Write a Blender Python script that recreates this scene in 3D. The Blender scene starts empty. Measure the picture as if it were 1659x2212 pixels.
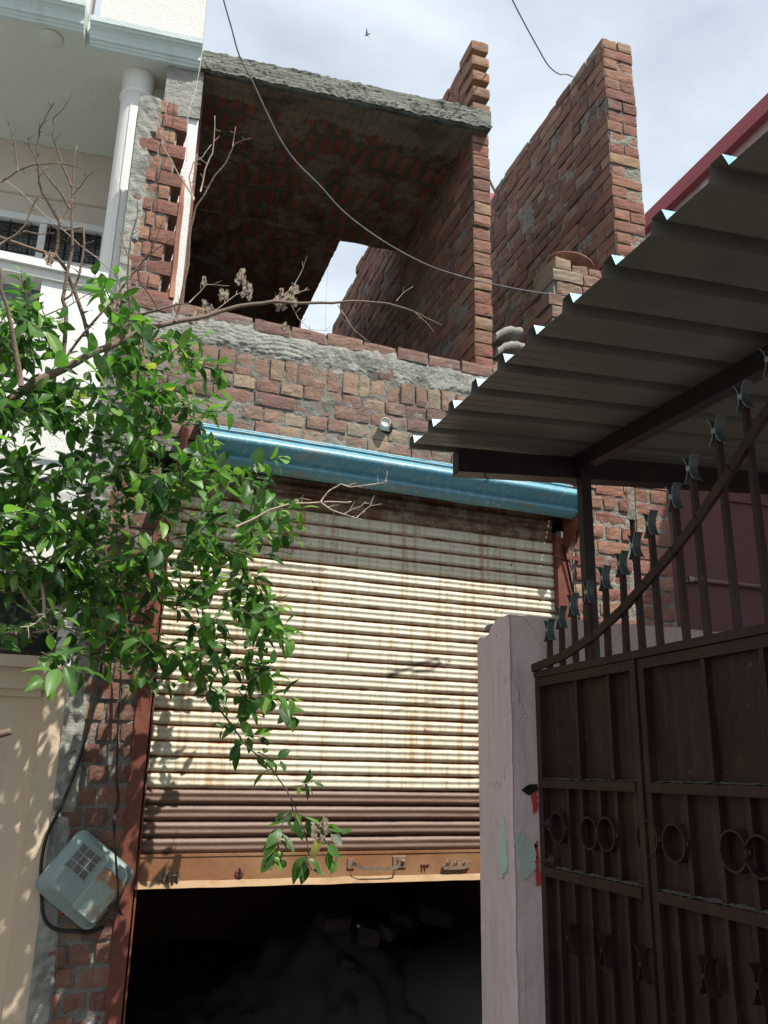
import bpy, math, random
from mathutils import Vector, Matrix, noise
C = bpy.context.scene.collection
sc = bpy.context.scene
R = math.radians
# ------------------------------------------------------------------ camera
RT = Vector((0.94771182, -0.3185684, 0.01888089)); DN = Vector((0.10965261, 0.26950267, -0.95673644)); FW = Vector((0.29969754, 0.90878077, 0.29034272))
CAM = Vector((0, 0, 1.55)); F = 1853.0; CX, CY = 829.5, 1106.0
cd = bpy.data.cameras.new('camera'); cam = bpy.data.objects.new('camera', cd); C.objects.link(cam); sc.camera = cam
cd.sensor_fit = 'HORIZONTAL'; cd.sensor_width = 36; cd.lens = 36 * F / 1659; cd.clip_start = 0.02; cd.clip_end = 5000
m3 = Matrix((RT, -DN, -FW)).transposed(); cam.matrix_world = Matrix.Translation(CAM) @ m3.to_4x4()
# ------------------------------------------------------------------ light
SUN_EL, SUN_AZ = 58.5, 34.0            # azimuth to the right of the -Y direction
SD = Vector((math.sin(R(SUN_AZ)) * math.cos(R(SUN_EL)), -math.cos(R(SUN_AZ)) * math.cos(R(SUN_EL)), math.sin(R(SUN_EL))))
sl = bpy.data.lights.new('sun', 'SUN'); sl.energy = 5.0; sl.angle = R(0.53); sl.color = (1, 0.95, 0.86)
so = bpy.data.objects.new('sun', sl); C.objects.link(so); so.rotation_euler = SD.to_track_quat('Z', 'Y').to_euler()
w = bpy.data.worlds.new('World'); sc.world = w; w.use_nodes = True
nt = w.node_tree; nt.nodes.clear()
def wn(t, **k):
    n = nt.nodes.new(t)
    for a, b in k.items(): setattr(n, a, b)
    return n
out = wn('ShaderNodeOutputWorld'); bg = wn('ShaderNodeBackground'); sky = wn('ShaderNodeTexSky', sky_type='NISHITA', sun_disc=False)
sky.sun_elevation = R(SUN_EL); sky.sun_rotation = math.atan2(SD.x, SD.y); sky.air_density = 1.2; sky.dust_density = 1.5
tc = wn('ShaderNodeTexCoord'); mp = wn('ShaderNodeMapping'); mp.inputs['Scale'].default_value = (1.0, 1.6, 2.2)
nz = wn('ShaderNodeTexNoise'); nz.inputs['Scale'].default_value = 1.7; nz.inputs['Detail'].default_value = 7; nz.inputs['Roughness'].default_value = 0.55; nz.inputs['Distortion'].default_value = 0.4
rp = wn('ShaderNodeValToRGB'); rp.color_ramp.elements[0].position = 0.3; rp.color_ramp.elements[0].color = (0.45, 0.45, 0.45, 1); rp.color_ramp.elements[1].position = 0.62; rp.color_ramp.elements[1].color = (0.95, 0.95, 0.95, 1)
mx = wn('ShaderNodeMix', data_type='RGBA'); mx.inputs[7].default_value = (9.3, 10.3, 11.3, 1)
nt.links.new(tc.outputs['Generated'], mp.inputs[0]); nt.links.new(mp.outputs[0], nz.inputs['Vector']); nt.links.new(nz.outputs[0], rp.inputs[0])
nt.links.new(rp.outputs[0], mx.inputs[0]); nt.links.new(sky.outputs[0], mx.inputs[6]); nt.links.new(mx.outputs[2], bg.inputs[0]); nt.links.new(bg.outputs[0], out.inputs[0])
bg.inputs[1].default_value = 0.07
sc.view_settings.view_transform = 'Standard'; sc.view_settings.look = 'None'; sc.view_settings.gamma = 1; sc.view_settings.use_curve_mapping = False
sc.view_settings.exposure = 0.5
# ------------------------------------------------------------------ geometry helpers
def ray(u, v): return RT * (u - CX) + DN * (v - CY) + FW * F
def hit(u, v, p0, n): q = ray(u, v); return CAM + q * (n.dot(p0 - CAM) / n.dot(q))
def PY(u, v, y): return hit(u, v, Vector((0, y, 0)), Vector((0, 1, 0)))
def PX(u, v, x): return hit(u, v, Vector((x, 0, 0)), Vector((1, 0, 0)))
def PZ(u, v, z): return hit(u, v, Vector((0, 0, z)), Vector((0, 0, 1)))
def frame(p0, deg):
    a = R(deg); U = Vector((math.cos(a), math.sin(a), 0)); N = Vector((math.sin(a), -math.cos(a), 0)); P0 = Vector(p0)
    f = lambda s, z, o=0.0: P0 + U * s + Vector((0, 0, z)) + N * o
    return f, U, N, P0
S, SU, SN, S0 = frame((0, 4.5, 0), 3.2)          # street front of the shop
NF, NU, NN, N0 = frame((0, 4.775, 0), -4.0)      # slab edge and the neighbour's porch
def PS(u, v, o=0.0): return hit(u, v, S0 + SN * o, SN)
ZV = Vector((0, 0, 1)); XV = Vector((1, 0, 0)); YV = Vector((0, 1, 0))
def nn(p, s=1.0): return noise.noise(Vector(p) * s)
class MB:
    def __init__(s): s.v = []; s.f = []; s.m = []; s.c = []; s.sm = []
    def add(s, vs, fs, mi=0, c=0.5, smooth=False):
        b = len(s.v); s.v += [Vector(x) for x in vs]
        for f in fs: s.f.append([b + i for i in f]); s.m.append(mi); s.c.append(c); s.sm.append(smooth)
    def box(s, p, U, V, W, mi=0, c=0.5):          # corner + three edge vectors
        p = Vector(p); vs = [p + U * i + V * j + W * k for k in (0, 1) for j in (0, 1) for i in (0, 1)]
        s.add(vs, [(0, 1, 3, 2), (4, 6, 7, 5), (0, 4, 5, 1), (2, 3, 7, 6), (0, 2, 6, 4), (1, 5, 7, 3)], mi, c)
    def abox(s, a, b, mi=0, c=0.5):
        a = Vector(a); b = Vector(b); d = b - a; s.box(a, XV * d.x, YV * d.y, ZV * d.z, mi, c)
    def rbox(s, c0, U, V, W, du, dv, dw, r=0.15, mi=0, c=0.5):   # chamfered centred box, U,V,W unit
        b = min(du, dv, dw) * r; vs = []
        for sx in (-1, 1):
            for sy in (-1, 1):
                for sz in (-1, 1):
                    for k in range(3):
                        x = sx * (du / 2 - (b if k != 0 else 0)); y = sy * (dv / 2 - (b if k != 1 else 0)); z = sz * (dw / 2 - (b if k != 2 else 0))
                        vs.append(c0 + U * x + V * y + W * z)
        id = lambda a, b_, c_, k: ((a * 2 + b_) * 2 + c_) * 3 + k
        fs = []
        for a in (0, 1):
            fs.append([id(a, 0, 0, 0), id(a, 1, 0, 0), id(a, 1, 1, 0), id(a, 0, 1, 0)])
            fs.append([id(0, a, 0, 1), id(1, a, 0, 1), id(1, a, 1, 1), id(0, a, 1, 1)])
            fs.append([id(0, 0, a, 2), id(1, 0, a, 2), id(1, 1, a, 2), id(0, 1, a, 2)])
            for e in (0, 1):
                fs.append([id(a, e, 0, 0), id(a, e, 1, 0), id(a, e, 1, 1), id(a, e, 0, 1)])
                fs.append([id(a, 0, e, 0), id(a, 1, e, 0), id(a, 1, e, 2), id(a, 0, e, 2)])
                fs.append([id(0, a, e, 1), id(1, a, e, 1), id(1, a, e, 2), id(0, a, e, 2)])
                for g in (0, 1): fs.append([id(a, e, g, 0), id(a, e, g, 1), id(a, e, g, 2)])
        s.add(vs, fs, mi, c)
    def tube(s, pts, r, n=7, mi=0, c=0.5, cap=True):
        pts = [Vector(p) for p in pts]; k = len(pts)
        rr = r if isinstance(r, (list, tuple)) else [r] * k
        vs = []; prev = None
        for i, p in enumerate(pts):
            t = (pts[min(i + 1, k - 1)] - pts[max(i - 1, 0)]).normalized()
            if prev is None: a = t.cross(ZV if abs(t.z) < 0.9 else XV).normalized()
            else: a = (prev - t * prev.dot(t)).normalized()
            prev = a; b = t.cross(a)
            for j in range(n):
                th = 2 * math.pi * j / n; vs.append(p + (a * math.cos(th) + b * math.sin(th)) * rr[i])
        fs = [(i * n + j, i * n + (j + 1) % n, (i + 1) * n + (j + 1) % n, (i + 1) * n + j) for i in range(k - 1) for j in range(n)]
        s.add(vs, fs, mi, c, True)
        if cap: s.add([], [], mi); b0 = len(s.v) - k * n; s.f.append([b0 + j for j in range(n)]); s.f.append([b0 + (k - 1) * n + j for j in range(n)]); s.m += [mi] * 2; s.c += [c] * 2; s.sm += [False] * 2
    def grid(s, nx, ny, fn, mi=0, c=0.5, smooth=True):
        vs = [fn(i / nx, j / ny) for j in range(ny + 1) for i in range(nx + 1)]
        fs = [(j * (nx + 1) + i, j * (nx + 1) + i + 1, (j + 1) * (nx + 1) + i + 1, (j + 1) * (nx + 1) + i) for j in range(ny) for i in range(nx)]
        s.add(vs, fs, mi, c, smooth)
    def lathe(s, c0, prof, A=ZV, n=24, mi=0, c=0.5):
        A = A.normalized(); a = A.cross(XV if abs(A.x) < 0.9 else YV).normalized(); b = A.cross(a); vs = []
        for (r, h) in prof:
            for j in range(n): th = 2 * math.pi * j / n; vs.append(c0 + A * h + (a * math.cos(th) + b * math.sin(th)) * r)
        fs = [(i * n + j, i * n + (j + 1) % n, (i + 1) * n + (j + 1) % n, (i + 1) * n + j) for i in range(len(prof) - 1) for j in range(n)]
        s.add(vs, fs, mi, c, True)
    def prism(s, pts, D, mi=0, c=0.5):
        pts = [Vector(p) for p in pts]; n = len(pts)
        s.add(pts + [p + D for p in pts], [list(range(n)), list(range(2 * n - 1, n - 1, -1))] + [(i, (i + 1) % n, n + (i + 1) % n, n + i) for i in range(n)], mi, c)
def obj(name, mb, mats, parent=None, loc=None):
    me = bpy.data.meshes.new(name); L = Vector(loc) if loc is not None else (wl(parent) if parent else Vector())
    me.from_pydata([tuple(p - L) for p in mb.v], [], mb.f)
    if not isinstance(mats, (list, tuple)): mats = [mats]
    for m in mats: me.materials.append(m)
    me.polygons.foreach_set('material_index', mb.m); me.polygons.foreach_set('use_smooth', mb.sm)
    at = me.attributes.new('rnd', 'FLOAT', 'FACE'); at.data.foreach_set('value', mb.c)
    o = bpy.data.objects.new(name, me); C.objects.link(o)
    if parent: o.parent = parent; o.location = L - wl(parent)
    else: o.location = L
    me.validate(); me.update()
    return o
def wl(o):
    L = Vector(o.location)
    while o.parent: o = o.parent; L += Vector(o.location)
    return L
def tag(o, label, cat, group=None, kind=None):
    if label: o['label'] = label
    if cat: o['category'] = cat
    if group: o['group'] = group
    if kind: o['kind'] = kind
    return o
def thing(name, label, cat, loc=(0, 0, 0), group=None):
    o = bpy.data.objects.new(name, None); C.objects.link(o); o.location = loc; o.empty_display_size = 0.1
    return tag(o, label, cat, group)
# ------------------------------------------------------------------ materials
class NT:
    def __init__(s, name):
        s.m = bpy.data.materials.new(name); s.m.use_nodes = True; s.t = s.m.node_tree; s.t.nodes.clear()
        s.o = s.n('ShaderNodeOutputMaterial'); s.b = s.n('ShaderNodeBsdfPrincipled'); s.l(s.b.outputs[0], s.o.inputs[0])
        s.co = s.n('ShaderNodeTexCoord').outputs['Object']
    def n(s, t, **k):
        x = s.t.nodes.new(t)
        for a, b in k.items(): setattr(x, a, b)
        return x
    def l(s, a, b): s.t.links.new(a, b)
    def put(s, sock, v):
        if hasattr(v, 'links'): s.l(v, sock)
        else: sock.default_value = v
    def map(s, sc_=(1, 1, 1), rot=(0, 0, 0)):
        x = s.n('ShaderNodeMapping'); s.l(s.co, x.inputs[0]); x.inputs['Scale'].default_value = sc_; x.inputs['Rotation'].default_value = rot; return x.outputs[0]
    def noise(s, scale, detail=4, rough=0.55, vec=None, dist=0.0):
        x = s.n('ShaderNodeTexNoise'); s.l(vec or s.co, x.inputs['Vector']); x.inputs['Scale'].default_value = scale; x.inputs['Detail'].default_value = detail; x.inputs['Roughness'].default_value = rough; x.inputs['Distortion'].default_value = dist; return x.outputs[0]
    def ramp(s, fac, stops, interp='LINEAR'):
        x = s.n('ShaderNodeValToRGB'); s.l(fac, x.inputs[0]); e = x.color_ramp.elements; x.color_ramp.interpolation = interp
        while len(e) < len(stops): e.new(0.5)
        for i, (p, c) in enumerate(stops):
            e[i].position = p
            if not isinstance(c, (tuple, list)): c = (c, c, c)
            e[i].color = (*c, 1)
        return x.outputs[0]
    def mix(s, fac, a, b, blend='MIX'):
        x = s.n('ShaderNodeMix', data_type='RGBA', blend_type=blend); s.put(x.inputs[0], fac)
        for i, v in ((6, a), (7, b)):
            if isinstance(v, tuple) and len(v) == 3: v = (*v, 1)
            s.put(x.inputs[i], v)
        return x.outputs[2]
    def math(s, op, a, b=None, clamp=False):
        x = s.n('ShaderNodeMath', operation=op, use_clamp=clamp); s.put(x.inputs[0], a)
        if b is not None: s.put(x.inputs[1], b)
        return x.outputs[0]
    def attr(s, name='rnd'):
        x = s.n('ShaderNodeAttribute', attribute_name=name); return x.outputs['Fac']
    def xyz(s):
        x = s.n('ShaderNodeSeparateXYZ'); s.l(s.co, x.inputs[0]); return x.outputs
    def bump(s, h, dist=0.005, strength=1.0):
        x = s.n('ShaderNodeBump'); s.l(h, x.inputs['Height']); x.inputs['Distance'].default_value = dist; x.inputs['Strength'].default_value = strength; s.l(x.outputs[0], s.b.inputs['Normal']); return x
    def done(s, col, rough=0.8, metal=0.0, spec=None):
        if isinstance(col, tuple) and len(col) == 3: col = (*col, 1)
        s.put(s.b.inputs['Base Color'], col); s.put(s.b.inputs['Roughness'], rough); s.b.inputs['Metallic'].default_value = metal
        if spec is not None: s.b.inputs['Specular IOR Level'].default_value = spec
        return s.m
def brick_mat(name, stops, cement=0.45, stain=(0.07, 0.06, 0.05), stainamt=0.5, cemcol=(0.27, 0.26, 0.23)):
    t = NT(name); base = t.ramp(t.attr(), stops)
    n1 = t.noise(26, 6, 0.65); base = t.mix(t.ramp(n1, [(0.3, 0.0), (0.75, 0.75)]), base, t.mix(1.0, base, (0.62, 0.55, 0.52), 'MULTIPLY'))
    base = t.mix(t.ramp(t.noise(60, 4, 0.7), [(0.55, 0.0), (0.75, 0.45)]), base, t.mix(1.0, base, (1.5, 1.35, 1.2), 'MULTIPLY'))
    n2 = t.noise(7, 7, 0.66); base = t.mix(t.ramp(n2, [(cement, 0.0), (cement + 0.16, 0.75)]), base, cemcol)
    n3 = t.noise(2.3, 6, 0.6, dist=0.5); base = t.mix(t.ramp(n3, [(0.48, 0.0), (0.72, stainamt)]), base, stain)
    base = t.mix(t.ramp(t.noise(90, 5, 0.7), [(0.35, 0.08), (0.7, 0.32)]), base, (0.3, 0.25, 0.22))
    t.bump(t.math('ADD', t.noise(60, 8, 0.75), t.math('MULTIPLY', t.noise(20, 5, 0.7), 0.7)), 0.011)
    return t.done(base, 0.92, spec=0.2)
RED = [(0.0, (0.15, 0.058, 0.043)), (0.3, (0.205, 0.08, 0.054)), (0.7, (0.27, 0.112, 0.073)), (0.9, (0.33, 0.17, 0.1)), (0.97, (0.37, 0.23, 0.14)), (1.0, (0.36, 0.26, 0.17))]
M_RED = brick_mat('brick_red', RED, 0.56)
M_WEATH = brick_mat('brick_weathered', [(0.0, (0.2, 0.1, 0.085)), (0.35, (0.25, 0.14, 0.11)), (0.65, (0.32, 0.2, 0.14)), (0.85, (0.37, 0.27, 0.18)), (1.0, (0.34, 0.28, 0.2))], 0.54, stainamt=0.6)  # paler, dustier brick palette of the parapet and loose bricks
M_ORG = brick_mat('brick_orange', [(0.0, (0.2, 0.075, 0.055)), (0.4, (0.27, 0.105, 0.075)), (0.75, (0.34, 0.15, 0.1)), (0.9, (0.38, 0.23, 0.13)), (1.0, (0.42, 0.29, 0.17))], 0.6, stainamt=0.25)
def mortar_mat(name, a, b, dark=(0.05, 0.05, 0.045), lo=0.5):
    t = NT(name); c = t.mix(t.noise(9, 6, 0.6), a, b); c = t.mix(t.ramp(t.noise(4, 7, 0.68, dist=0.6), [(lo, 0.0), (lo + 0.2, 0.8)]), c, dark)
    t.bump(t.math('ADD', t.noise(70, 6, 0.7), t.noise(18, 5, 0.6)), 0.014); return t.done(c, 0.95, spec=0.15)
M_MORT = mortar_mat('mortar', (0.2, 0.2, 0.17), (0.34, 0.33, 0.29))
M_MORTD = mortar_mat('mortar_dark', (0.16, 0.15, 0.13), (0.3, 0.29, 0.26), lo=0.5)
M_CEM = mortar_mat('cement_render', (0.24, 0.245, 0.22), (0.4, 0.4, 0.36), (0.09, 0.085, 0.075), 0.52)
def slab_mat():
    t = NT('weathered_concrete'); c = t.mix(t.noise(6, 6, 0.6), (0.2, 0.21, 0.18), (0.37, 0.38, 0.33))
    v = t.map((1.2, 1.2, 26)); c = t.mix(t.ramp(t.noise(3, 6, 0.7, v), [(0.46, 0.0), (0.62, 0.8)]), c, (0.07, 0.075, 0.06))
    c = t.mix(t.ramp(t.noise(14, 5, 0.7), [(0.55, 0.0), (0.7, 0.5)]), c, (0.48, 0.48, 0.43))
    t.bump(t.math('ADD', t.noise(60, 7, 0.7), t.noise(5, 6, 0.7, v)), 0.02); return t.done(c, 0.95, spec=0.15)
M_SLAB = slab_mat()
def ceiling_mat():
    t = NT('brick_slab_soffit'); x, y, z = t.xyz()
    cb = t.n('ShaderNodeCombineXYZ'); n0 = t.noise(3, 3); t.l(t.math('ADD', x, t.math('MULTIPLY', n0, 0.05)), cb.inputs[0]); t.l(t.math('ADD', y, t.math('MULTIPLY', t.noise(2.2, 3), 0.14)), cb.inputs[1])
    bk = t.n('ShaderNodeTexBrick'); t.l(cb.outputs[0], bk.inputs['Vector']); bk.offset = 0.4; bk.inputs['Scale'].default_value = 1; bk.inputs['Brick Width'].default_value = 0.105; bk.inputs['Row Height'].default_value = 0.245
    bk.inputs['Mortar Size'].default_value = 0.024; bk.inputs['Mortar Smooth'].default_value = 0.3; bk.inputs['Color1'].default_value = (0.23, 0.065, 0.05, 1); bk.inputs['Color2'].default_value = (0.3, 0.115, 0.075, 1); bk.inputs['Mortar'].default_value = (0.12, 0.1, 0.075, 1)
    sm = t.mix(t.noise(5, 6, 0.65), (0.15, 0.12, 0.095), (0.33, 0.255, 0.18))
    fac = t.ramp(t.math('ADD', t.noise(3.2, 6, 0.7), t.math('MULTIPLY', t.noise(22, 5, 0.7), 0.35)), [(0.6, 0.0), (0.68, 0.95)])
    fac = t.math('MULTIPLY', fac, t.ramp(t.math('ADD', y, t.math('MULTIPLY', n0, 0.3)), [(0.0, 0.0), (1.0, 1.0)]) if False else t.math('GREATER_THAN', t.math('ADD', y, t.math('MULTIPLY', n0, 0.3)), 5.12))
    c = t.mix(fac, sm, bk.outputs['Color'])
    c = t.mix(t.ramp(t.noise(1.7, 6, 0.65, dist=0.8), [(0.52, 0.0), (0.68, 0.8)]), c, (0.035, 0.029, 0.026))
    t.bump(t.math('ADD', t.noise(30, 7, 0.7), t.math('MULTIPLY', bk.outputs['Fac'], 0.4)), 0.02); return t.done(c, 0.95, spec=0.1)
M_CEIL = ceiling_mat()
def plaster(name, a, b, dirt=(0.3, 0.28, 0.24), lo=0.6, amt=0.5, rough=0.7, bs=0.004):
    t = NT(name); c = t.mix(t.noise(2.5, 5), a, b); c = t.mix(t.ramp(t.noise(4.5, 8, 0.7, t.map((1, 1, 0.35))), [(lo, 0.0), (lo + 0.16, amt)]), c, dirt)
    t.bump(t.math('ADD', t.noise(90, 5, 0.6), t.noise(9, 4)), bs); return t.done(c, rough, spec=0.3)
M_WHITE = plaster('white_paint', (0.76, 0.76, 0.74), (0.68, 0.69, 0.67), (0.42, 0.42, 0.37), 0.56, 0.5)
M_SOFF = plaster('pale_green_soffit', (0.6, 0.64, 0.6), (0.54, 0.58, 0.54), (0.42, 0.45, 0.41), 0.6, 0.35)
M_CORN = plaster('cornice_paint', (0.56, 0.65, 0.64), (0.48, 0.58, 0.57), (0.3, 0.36, 0.34), 0.55, 0.5)
M_BEIGE = plaster('beige_paint', (0.62, 0.57, 0.5), (0.56, 0.51, 0.45))
M_CREAM = plaster('cream_paint', (0.62, 0.5, 0.37), (0.52, 0.41, 0.3), (0.3, 0.24, 0.18), 0.56, 0.55, bs=0.0025)
M_MAUVE = plaster('mauve_paint', (0.44, 0.35, 0.35), (0.37, 0.3, 0.3), (0.3, 0.27, 0.24), 0.55, 0.5, bs=0.003)
def mauvemat():
    t = NT('mauve_pillar_paint'); x, y, z = t.xyz(); c = t.mix(t.noise(3.5, 6, 0.6), (0.6, 0.455, 0.455), (0.5, 0.385, 0.385))
    st = t.noise(4, 7, 0.72, t.map((9, 9, 0.55)), 0.4); c = t.mix(t.ramp(st, [(0.5, 0.0), (0.7, 0.45)]), c, (0.25, 0.22, 0.2))
    c = t.mix(t.ramp(t.noise(10, 7, 0.75), [(0.6, 0.0), (0.7, 0.5)]), c, (0.48, 0.42, 0.4))
    w_ = t.n('ShaderNodeTexVoronoi', feature='DISTANCE_TO_EDGE'); w_.inputs['Scale'].default_value = 3.2; mp_ = t.n('ShaderNodeVectorMath', operation='ADD'); nt_ = t.n('ShaderNodeTexNoise'); nt_.inputs['Scale'].default_value = 7; nt_.inputs['Detail'].default_value = 5; t.l(t.co, nt_.inputs['Vector']); sc2 = t.n('ShaderNodeVectorMath', operation='SCALE'); sc2.inputs['Scale'].default_value = 0.22; t.l(nt_.outputs['Color'], sc2.inputs[0]); t.l(t.co, mp_.inputs[0]); t.l(sc2.outputs[0], mp_.inputs[1]); t.l(mp_.outputs[0], w_.inputs['Vector'])
    cr_ = t.math('MULTIPLY', t.ramp(w_.outputs['Distance'], [(0.0, 1.0), (0.007, 0.0)]), t.ramp(t.noise(1.6, 3), [(0.5, 0.0), (0.6, 1.0)]))
    c = t.mix(t.math('MULTIPLY', cr_, 0.28), c, (0.08, 0.065, 0.06))
    t.bump(t.math('SUBTRACT', t.math('ADD', t.math('MULTIPLY', t.noise(70, 5, 0.6), 0.5), t.math('MULTIPLY', t.noise(11, 5, 0.6), 1.6)), t.math('MULTIPLY', cr_, 0.4)), 0.004); return t.done(c, 0.6, spec=0.3)
M_MAUVE = mauvemat()
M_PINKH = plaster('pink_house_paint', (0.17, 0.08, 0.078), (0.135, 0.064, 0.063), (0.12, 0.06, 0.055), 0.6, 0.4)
M_GREENP = plaster('old_green_paint', (0.42, 0.52, 0.44), (0.36, 0.44, 0.38), (0.5, 0.52, 0.48), 0.55, 0.6)
M_REDP = plaster('old_red_paint', (0.5, 0.05, 0.045), (0.32, 0.03, 0.03))
def metal(name, col, col2, rough=0.5, sc_=8, bs=0.002, lo=0.5, spec=0.4):
    t = NT(name); c = t.mix(t.ramp(t.noise(sc_, 7, 0.68), [(lo, 0.0), (lo + 0.2, 1.0)]), col, col2); t.bump(t.noise(60, 5, 0.6), bs); return t.done(c, rough, spec=spec)
M_GATE = metal('brown_gate_paint', (0.036, 0.016, 0.014), (0.052, 0.027, 0.022), 0.42, 6)
M_GATEP = metal('brown_gate_panel', (0.026, 0.0105, 0.0095), (0.045, 0.022, 0.017), 0.45, 2.5)
def gatemat(name, a, b_, strk):
    t = NT(name); c = t.mix(t.ramp(t.noise(2.5, 7, 0.68), [(0.45, 0.0), (0.7, 1.0)]), a, b_)
    v = t.noise(5, 6, 0.7, t.map((7, 7, 0.6)), 0.2); c = t.mix(t.ramp(v, [(0.52, 0.0), (0.74, strk)]), c, (0.11, 0.075, 0.055))
    c = t.mix(t.ramp(t.noise(38, 6, 0.75), [(0.64, 0.0), (0.7, 0.7)]), c, (0.12, 0.1, 0.085))
    c = t.mix(t.ramp(t.noise(8, 7, 0.75), [(0.6, 0.0), (0.68, 0.7)]), c, (0.07, 0.022, 0.012))
    t.bump(t.math('ADD', t.noise(60, 5, 0.6), t.math('MULTIPLY', t.noise(3, 3), 6.0)), 0.0015); return t.done(c, t.math('ADD', 0.35, t.math('MULTIPLY', t.noise(6, 4), 0.35)), spec=0.22)
M_GATE = gatemat('brown_gate_paint', (0.024, 0.0095, 0.008), (0.038, 0.017, 0.013), 0.15)
M_GATEP = gatemat('brown_gate_panel', (0.017, 0.0065, 0.0052), (0.031, 0.0135, 0.01), 0.28)
M_TIP = metal('steel_blue_paint', (0.045, 0.06, 0.065), (0.085, 0.1, 0.1), 0.45, 10)
M_WELD = metal('bare_edge', (0.22, 0.26, 0.24), (0.14, 0.17, 0.16), 0.5, 20)
M_DUST = metal('settled_dust', (0.085, 0.08, 0.062), (0.05, 0.04, 0.032), 0.95, 40, 0.01)
M_BEAM = metal('dark_brown_beam', (0.016, 0.009, 0.009), (0.03, 0.016, 0.013), 0.45, 7)
M_RUSTF = metal('rusty_frame', (0.14, 0.04, 0.025), (0.22, 0.08, 0.045), 0.6, 9)
M_STEEL = metal('rusty_steel', (0.16, 0.12, 0.09), (0.26, 0.18, 0.12), 0.5, 14)
M_SHEETU = metal('sheet_underside', (0.12, 0.115, 0.105), (0.085, 0.082, 0.074), 0.5, 3)
M_SHEETT = metal('sheet_blue_top', (0.05, 0.25, 0.35), (0.06, 0.28, 0.38), 0.4, 3)
M_BLACK = metal('black_cable', (0.012, 0.012, 0.013), (0.02, 0.02, 0.02), 0.5, 20)
M_GREYC = metal('grey_cable', (0.12, 0.12, 0.125), (0.18, 0.18, 0.19), 0.5, 20)
M_PALEC = metal('pale_wire', (0.4, 0.42, 0.42), (0.5, 0.5, 0.5), 0.5, 20)
M_CLAY = metal('fired_clay', (0.2, 0.085, 0.05), (0.28, 0.14, 0.09), 0.8, 16, 0.004)
M_PVC = metal('pvc', (0.62, 0.62, 0.58), (0.5, 0.5, 0.46), 0.4, 20)
M_VOID = metal('dark_hole', (0.006, 0.005, 0.005), (0.01, 0.008, 0.008), 0.9)
M_METER = metal('meter_paint', (0.21, 0.28, 0.27), (0.28, 0.35, 0.33), 0.45, 7)
def rustpatch():
    t = NT('meter_rust'); x_ = t.xyz()[0]; f = t.ramp(t.math('ADD', t.noise(9, 6, 0.65), t.math('MULTIPLY', x_, 2.0)), [(0.6, 0.0), (0.74, 1.0)]); c = t.mix(t.noise(30, 5), (0.16, 0.06, 0.025), (0.42, 0.2, 0.1)); t.bump(t.noise(50, 5), 0.004)
    return t.done(t.mix(f, (0.26, 0.33, 0.29), c), 0.7)
M_MRUST = rustpatch()
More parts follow.
